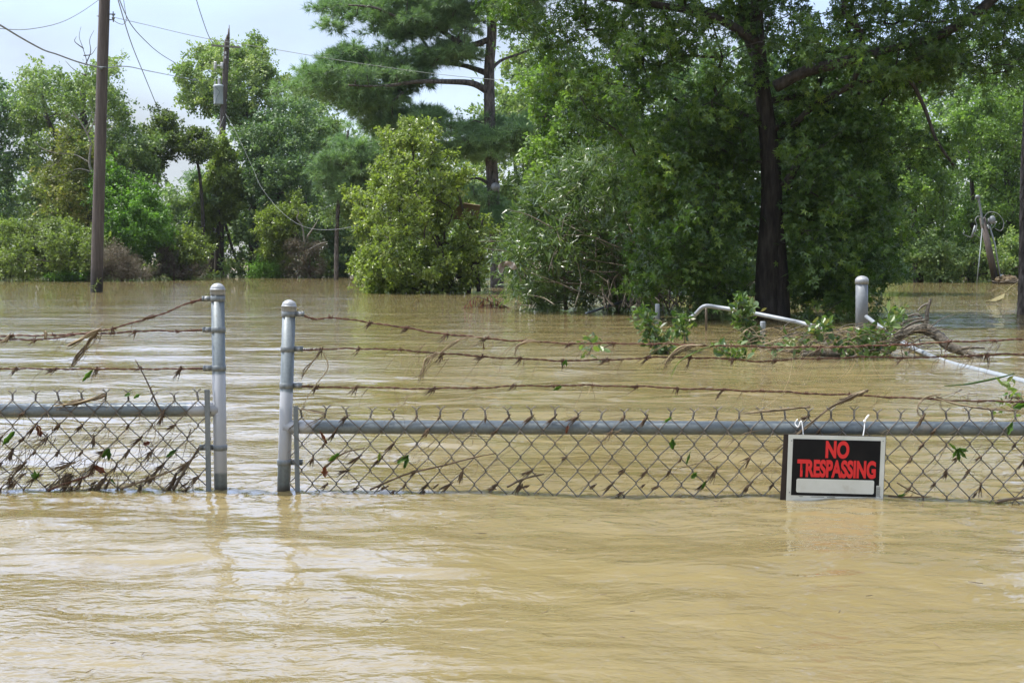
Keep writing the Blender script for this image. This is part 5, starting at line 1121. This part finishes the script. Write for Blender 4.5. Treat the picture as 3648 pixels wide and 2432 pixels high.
for r in range(0, 8):
    for c in range(0, 64):
        if (r+c) % 2: continue
        u = 745.5-52.9+c*26.45; v = 956+r*30.8
        if v > 1135 or (1795 < u < 2045 and v > 995): continue
        if rng.random() < (.22 if r < 3 else .40): wad(wr, FRf, u, v, rng.uniform(14, 38), rng.uniform(1.5, 5), 2.25+rng.normal(0, .25), rng)
        if rng.random() < .6: strands(fr_, FRf, u, v, rng.integers(1, 4), 34, 2.25, .6, rng)
for k in range(75):      # long stems swept through the left mesh by the current
    u = rng.uniform(10, 460); v = rng.uniform(960, 1100); steep = rng.random() < .3
    strands(fl_, FLf, u, v, int(rng.integers(1, 4)), rng.uniform(50, 140), 1.75 if steep else 2.35, .12, rng, .0010, .030, 10)
for k in range(60):
    u = rng.uniform(700, 2330); v = rng.uniform(985, 1090)
    if 1790 < u < 2100: continue
    strands(fr_, FRf, u, v, int(rng.integers(1, 3)), rng.uniform(40, 110), 2.4, .2, rng, .0008, .030, 9)
for k in range(30):      # matted clumps along the waterline of the left mesh
    u = rng.uniform(8, 455); v = rng.uniform(1085, 1120); wad(wl, FLf, u, v, rng.uniform(14, 34), rng.uniform(1.5, 4), rng.uniform(1.9, 2.7), rng)
    strands(fl_, FLf, u, v, 6, 40, 2.3, .5, rng)
for k in range(22):
    u = rng.uniform(700, 2330)
    if not 1790 < u < 2050: wad(wr, FRf, u, rng.uniform(1112, 1134), rng.uniform(10, 26), rng.uniform(2, 5), rng.uniform(2.0, 3.1), rng)
for c in BARBS:           # muddy straw wound round the barbs
    mb = wl if c[0] < -1.0 else wr
    if rng.random() < .62:
        an = 2.25+rng.normal(0, .35); L = rng.uniform(.018, .045)
        for i in range(int(rng.integers(5, 12))):
            a_ = an+rng.normal(0, .22); l = L*rng.uniform(.3, 1.1); dv = np.array((math.cos(a_)*l, rng.normal(0, .004), -math.sin(a_)*l)); s0 = c+rng.normal(0, .0025, 3)-dv*.2
            mb.tube([s0, s0+dv*.5+rng.normal(0, .0015, 3), s0+dv*1.2], [.0012, .0016, .0004], 4, caps=False, a=rng.random()*.8)
tag(wl.build('flood_debris', M_wad, origin=pv(240, 1050, DL)), 'matted brown straw clogging the left mesh', kind='stuff')
tag(wr.build('flood_debris', M_wad, origin=pv(1400, 1050, DL)), 'matted brown straw on the knots of the right mesh', kind='stuff')
# straw hanging from the barbed wires
for q, mb in [(x, fl_) for x in ql]+[(x, fr_) for x in qr]:
    n = len(q); F0 = lambda p: p
    for k in range(int(n*.0065*7)):
        i = int(rng.integers(20, n-1)); c = q[i]
        for s in range(int(rng.integers(1, 4))):
            an = 2.2+rng.normal(0, .5); L = rng.uniform(.02, .085); dv = np.array((math.cos(an)*L, rng.normal(0, .012), -math.sin(an)*L)); b = np.array((rng.normal(0, .012), 0, rng.normal(0, .008)))
            mb.tube(smooth_path([c, c+dv*.5+b, c+dv], 3), lerp_r(7, .0008, .0004), 3, caps=False, a=rng.random())
for k in range(46):   # long wisps laid across the right wires
    u = rng.uniform(900, 2330); v = rng.choice([790, 822, 900])+rng.normal(0, 4); strands(fr_, FRf, u, v, 2, 95, 2.35, .35, rng, .0008, .004, 12)
tag(fl_.build('dry_grass', M_straw, origin=pv(240, 950, DL)), 'fine dry grass strands snagged on the left fence', kind='stuff')
fs = MB()
for k in range(420):     # straw bits and flecks of scum drifting on the water
    if rng.random() < .5: x = rng.uniform(-1.9, 1.9); y = 3.9-abs(rng.normal(0, .10))
    else: y = rng.uniform(2.0, 7.5); x = rng.uniform(-.46, .46)*y
    L = rng.uniform(.002, .011)*(1 if rng.random() < .8 else 2); a_ = rng.uniform(0, 3.14); dv = np.array((math.cos(a_), math.sin(a_), 0))*L
    c_ = np.array((x, y, .002)); fs.tube([c_-dv, c_, c_+dv], [.0006, .0010, .0005], 4, a=rng.random())
tag(fs.build('floating_scraps', M_straw, origin=(0, 3.9, 0)), 'tiny straw bits drifting on the water along the fence', kind='stuff')
tag(fr_.build('dry_grass', M_straw, origin=pv(1400, 950, DL)), 'fine dry grass strands snagged on the right fence and its wires', kind='stuff')

def bundle(label, F, pts, n, w_, seed, m=None, r=.0013, group=None, cat='straw bundle', name='straw_bundle', sp=None):
    rr = np.random.default_rng(seed); mb = MB(); 
    for i in range(n):
        q = [F(u+rr.normal(0, w_*(.5+.8*k/len(pts))), v+rr.normal(0, w_*(.5+.8*k/len(pts))), o+rr.normal(0, .003)) for k, (u, v, o) in enumerate(pts)]
        mb.tube(smooth_path(q, 4), lerp_r(4*(len(q)-1)+1, r, r*1.1, r*.4)*rr.uniform(.6, 1.4), 4, a=rr.random())
    return tag(mb.build(name, m or M_straw, origin=F(pts[0][0], pts[0][1], pts[0][2])), label, cat, group)
bundle('big straw bundle hanging where the two left barbed wires cross', FLf, [(222, 760, .006), (205, 785, .008), (185, 815, .008), (165, 842, .006)], 16, 5, 1)
bundle('pale flat reed lying along the crossing left wires', FLf, [(232, 758, .008), (205, 768, .010), (170, 785, .010), (155, 795, .008)], 9, 4, 2, r=.0018)
bundle('rusty brown straw clump at the far left end of the upper wires', FLf, [(22, 768, .006), (14, 780, .008), (2, 792, .006)], 10, 4, 3)
bundle('round dried tuft on the upper left wires, right of the edge clump', FLf, [(104, 762, .006), (106, 770, .008), (100, 776, .006)], 10, 3.5, 4)
bundle('brown reed bundle lying on top of the left rail', FLf, [(240, 905, .028), (215, 915, .032), (170, 925, .032), (130, 930, .030)], 16, 4, 5, r=.0017)
bundle('curled dry straw over the right wire ends beside the right post', FRf, [(736, 803, .004), (720, 825, .006), (700, 850, .006), (690, 870, .004)], 5, 3, 6)
bundle('thin wire-like stem curling down from the middle right wire to the mesh', FRf, [(740, 805, .004), (752, 830, .006), (751, 850, .006), (728, 880, .01), (705, 915, .02), (690, 950, .026)], 1, .5, 7, r=.0016)
bundle('straw hanging from the middle right wire near the post, in a fan', FRf, [(1005, 810, .004), (985, 825, .006), (972, 850, .006), (960, 880, .004)], 8, 5, 8)
bundle('pale straw stem bundle lying across the lower right wire above the sign', FRf, [(1985, 898, .010), (1950, 915, .016), (1900, 940, .022), (1850, 985, .034), (1780, 1030, .036)], 4, 2, 9, r=.0014)
bundle('knotted straw head on the lower right wire above the sign', FRf, [(1992, 896, .006), (1975, 905, .010), (1955, 912, .008), (1930, 925, .006)], 18, 4, 10, r=.0015)
bundle('dry stem arched over the top of the mesh, right of the sign', FRf, [(2160, 905, .006), (2130, 912, .01), (2112, 925, .02), (2110, 945, .028), (2125, 965, .030)], 3, 2, 11)
bundle('long dry stem lying along the mesh tops right of the sign', FRf, [(2150, 912, .006), (2200, 928, .02), (2260, 938, .025), (2340, 942, .028)], 4, 2.5, 12)
bundle('tangle of dry stems lying on the mesh tops left of the sign', FRf, [(1860, 935, .026), (1800, 938, .026), (1740, 945, .028), (1700, 950, .028)], 6, 3, 13)
bundle('dry stems laid across the first two mesh tops beside the right post', FRf, [(690, 940, .026), (720, 946, .028), (745, 952, .028), (700, 978, .030)], 5, 3, 14)
bundle('pale arching grass stem hanging from the top right wire over the middle wire', FRf, [(1110, 776, .004), (1070, 775, .006), (1040, 790, .006), (1010, 812, .006), (990, 830, .006)], 3, 2, 15)
bundle('pale grass loop hanging from the top right wire, farther right', FRf, [(1240, 785, .004), (1215, 783, .006), (1190, 795, .006), (1182, 815, .006)], 4, 2, 16)
bundle('long dry grass laid over both upper right wires below the oak sprigs', FRf, [(1620, 792, .004), (1570, 800, .006), (1540, 822, .006), (1525, 850, .006)], 6, 4, 17)
bundle('green-tinted grass stem slanting across the upper right wires', FRf, [(1640, 792, .004), (1600, 806, .006), (1560, 830, .006), (1535, 870, .006)], 2, 2, 18, m=M_vine)

def stick(label, F, pts, r, seed, m=M_twig):
    rr = np.random.default_rng(seed); mb = MB(); p = smooth_path([F(*q) for q in pts], 5); mb.tube(p, lerp_r(len(p), r, r*.85, r*.5), 7); mb.V[0] += rr.normal(0, r*.06, mb.V[0].shape)
    k = p[len(p)//2]; mb.tube([k, k+np.array((.01, -.004, .012))], [r*.5, r*.2], 4)
    return tag(mb.build('stick', m, origin=p[0]), label, 'stick')
stick('thin dark stick standing up above the left rail', FLf, [(378, 958, .03), (360, 925, .032), (335, 870, .030), (311, 826, .026)], .0030, 1)
stick('reddish stick lying flat at the water in the left mesh', FLf, [(110, 1126, .03), (150, 1110, .034), (195, 1095, .034), (215, 1085, .03)], .0042, 2, M_rust)
stick('long tan reed running diagonally through the lower left mesh', FLf, [(275, 1123, .03), (340, 1100, .034), (400, 1078, .034), (455, 1045, .03)], .0036, 3, M_straw)
stick('dark stick leaning from the water to the lower band of the left post', FLf, [(398, 1124, .03), (415, 1095, .034), (440, 1055, .034), (458, 1025, .032)], .0048, 4)
stick('short dark stick beside the leaning stick in the left mesh', FLf, [(386, 1124, .03), (398, 1100, .034), (404, 1085, .034)], .0040, 5)
stick('long brown stem crossing several diamonds left of centre in the right mesh', FRf, [(850, 1124, .03), (930, 1090, .034), (1020, 1068, .034), (1090, 1050, .034), (1140, 1040, .030)], .0030, 6, M_wad)
stick('tan stem slanting up beside the green leaf nearest the right post', FRf, [(745, 1072, .03), (790, 1040, .034), (840, 1028, .030)], .0032, 7, M_straw)
stick('rough dark twig lying in the right mesh at centre', FRf, [(1165, 1118, .03), (1200, 1100, .034), (1240, 1090, .034), (1250, 1088, .03)], .0036, 8)
stick('long pale stem leaning across the mesh left of the sign', FRf, [(1560, 1075, .03), (1640, 1050, .034), (1700, 1000, .034), (1760, 985, .03)], .0014, 9, M_straw)
stick('dark stick at the waterline under the right end of the mesh', FRf, [(2290, 1152, .03), (2320, 1146, .034), (2360, 1142, .034), (2400, 1143, .03)], .0050, 10)
stick('brown stem lying at the waterline right of the sign', FRf, [(2040, 1138, .03), (2090, 1141, .034), (2140, 1140, .030)], .0028, 11, M_wad)
stick('thin stem slanting through the mesh right of the sign', FRf, [(2060, 1108, .03), (2095, 1128, .034), (2125, 1140, .030)], .0020, 12, M_wad)

def leafobj(label, F, u, v, L, ang, w_, m, seed, o=.032, lobes=1, name='leaf'):
    """crumpled leaf: a gridded blade bent along its midrib, with a short stalk"""
    rr = np.random.default_rng(seed); mb = MB(); V = []; nu, nv = 7, 5; S = DL/FU
    for lb in range(lobes):
        a0 = ang+(lb-(lobes-1)/2)*.62; V = []; kk = rr.normal(0, .25, 4); LL = L*(1-.18*abs(lb-(lobes-1)/2))
        for i in range(nu):
            t = i/(nu-1); wd = w_*(.75+.25*math.sin(i*2.4+seed))*math.sin(math.pi*min(1, t*.93+.05))**.8
            for j in range(nv):
                s = (j/(nv-1)-.5)*2
                x = LL*t; y = s*wd*.5; z = (.55*w_*s*s+.35*L*math.sin(t*3.4+kk[0]*3)*.5+rr.normal(0, .09)*w_)+kk[1]*w_*s*t
                du = math.cos(a0)*x-math.sin(a0)*y; dv = math.sin(a0)*x+math.cos(a0)*y
                V.append(F(u+du, v+dv, o+z*S))
        i = np.arange(nu-1)[:, None]*nv; j = np.arange(nv-1)[None]; Q = np.stack([i+j, i+j+1, i+nv+j+1, i+nv+j], -1).reshape(-1, 4)
        mb.add(V, Q, .35+.5*rr.random())
    mb.tube([F(u, v, o), F(u-math.cos(ang)*L*.25, v-math.sin(ang)*L*.25, o-.004)], [.0008, .0006], 4)
    return tag(mb.build(name, m, origin=F(u, v, o), smooth=True), label, 'leaf')
LG, LB = M_greenleaf, M_brownleaf
for a in [
    ('folded green leaf hanging from the lowest left barbed wire', FLf, 212, 850, 34, 2.3, 13, LG, 1, .012, 1),
    ('small pale green leaf on the left mesh tops beside the tall stick', FLf, 322, 905, 18, 2.6, 10, LG, 2, .03, 1),
    ('dark green leaf wrapped on a mesh top above the left rail', FLf, 300, 903, 16, 2.7, 10, LG, 3, .03, 1),
    ('curled dark brown leaf hanging below the left rail', FLf, 86, 975, 30, 1.3, 17, LB, 4, .032, 1),
    ('reddish brown leaf low in the middle of the left mesh', FLf, 215, 1070, 32, .5, 19, LB, 5, .034, 1),
    ('lobed green leaf at the water in the left mesh', FLf, 82, 1100, 22, -1.7, 10, LG, 6, .034, 3),
    ('green leaf in the middle of the left mesh, beside a straw wad', FLf, 250, 1030, 30, 1.9, 15, LG, 7, .034, 2),
    ('green leaf pinned in the left mesh nearest the tension bar', FLf, 405, 1032, 30, 2.5, 12, LG, 8, .034, 1),
    ('bright green shred at the water low in the left mesh', FLf, 252, 1098, 20, .8, 6, LG, 9, .034, 1),
    ('grey-brown square leaf in the right half of the left mesh', FLf, 345, 1015, 18, 2.8, 13, LB, 10, .034, 1),
    ('dark green matted leaf at the left photo edge in the mesh', FLf, 34, 990, 44, 2.3, 16, LG, 11, .032, 1),
    ('green leaf in the right mesh nearest the right post', FRf, 780, 1040, 34, 2.5, 13, LG, 12, .034, 1),
    ('brown cupped leaf below the green leaf nearest the right post', FRf, 745, 1072, 24, 1.5, 18, LB, 13, .034, 1),
    ('dark brown pod-shaped leaf just below the rail near the right post', FRf, 735, 990, 34, 1.05, 9, LB, 14, .034, 1),
    ('forked green leaf in the right mesh, left of centre', FRf, 938, 1045, 36, 2.2, 13, LG, 15, .034, 2),
    ('small yellow-brown leaf hanging between the two green leaves', FRf, 872, 1040, 18, 1.7, 10, M_olive, 16, .034, 1),
    ('orange dead leaf hanging from the top right wire', FRf, 1110, 786, 20, 1.5, 6, M_straw, 17, .006, 1),
    ('small green leaf pair on the middle right wire', FRf, 1300, 826, 18, 1.8, 7, LG, 18, .006, 2),
    ('pale green folded leaf on the lowest right wire near centre', FRf, 1290, 887, 22, 2.7, 10, LG, 19, .006, 1),
    ('dark green leaf below the rail, left of the sign by seven diamonds', FRf, 1545, 1008, 24, 1.6, 18, LG, 20, .034, 1),
    ('slender green leaf below the wide dark green leaf', FRf, 1585, 1040, 28, 1.9, 7, LG, 21, .034, 1),
    ('yellow-green curled leaf low in the mesh left of the sign', FRf, 1600, 1085, 18, 2.3, 15, LG, 22, .034, 1),
    ('green leaf touching the water low in the mesh left of the sign', FRf, 1620, 1105, 22, 2.0, 9, LG, 23, .034, 1),
    ('cluster of pointed green leaves in the mesh right of the sign', FRf, 2200, 1030, 34, 1.15, 11, LG, 24, .034, 4),
    ('curled green leaf above the pointed cluster right of the sign', FRf, 2180, 1018, 24, .7, 9, LG, 25, .034, 1),
    ('green leaf on the rail near the right photo edge', FRf, 2325, 970, 30, 1.9, 16, LG, 26, .034, 1),
    ('round green leaf above the rail at the right photo edge', FRf, 2330, 935, 26, -.2, 18, LG, 27, .034, 1),
    ('tiny green leaf on the rail, first mesh top left of the sign', FRf, 1525, 970, 22, -.6, 8, LG, 28, .034, 1),
    ('brown shred on the rail left of centre', FRf, 1305, 975, 22, 1.8, 8, LB, 29, .034, 1),
    ('small green leaf at the waterline right of the sign', FRf, 2080, 1135, 22, 2.9, 8, LG, 30, .034, 1),
]: leafobj(*a)

# ------------------------------------------------------------------ humid air
def haze():
    m, nt, out = mat('humid_air'); v = N(nt, 'ShaderNodeVolumePrincipled'); v.inputs['Density'].default_value = 0.00022; v.inputs['Color'].default_value = (0.86, 0.92, 1.0, 1); v.inputs['Anisotropy'].default_value = 0.35
    nt.links.new(v.outputs[0], out.inputs['Volume'])
    mb = MB(); mb.box((0, 110, 12), (900, 680, 34)); o = mb.build('haze', m, smooth=False); tag(o, 'faint humid haze softening the far trees', kind='stuff')
haze()
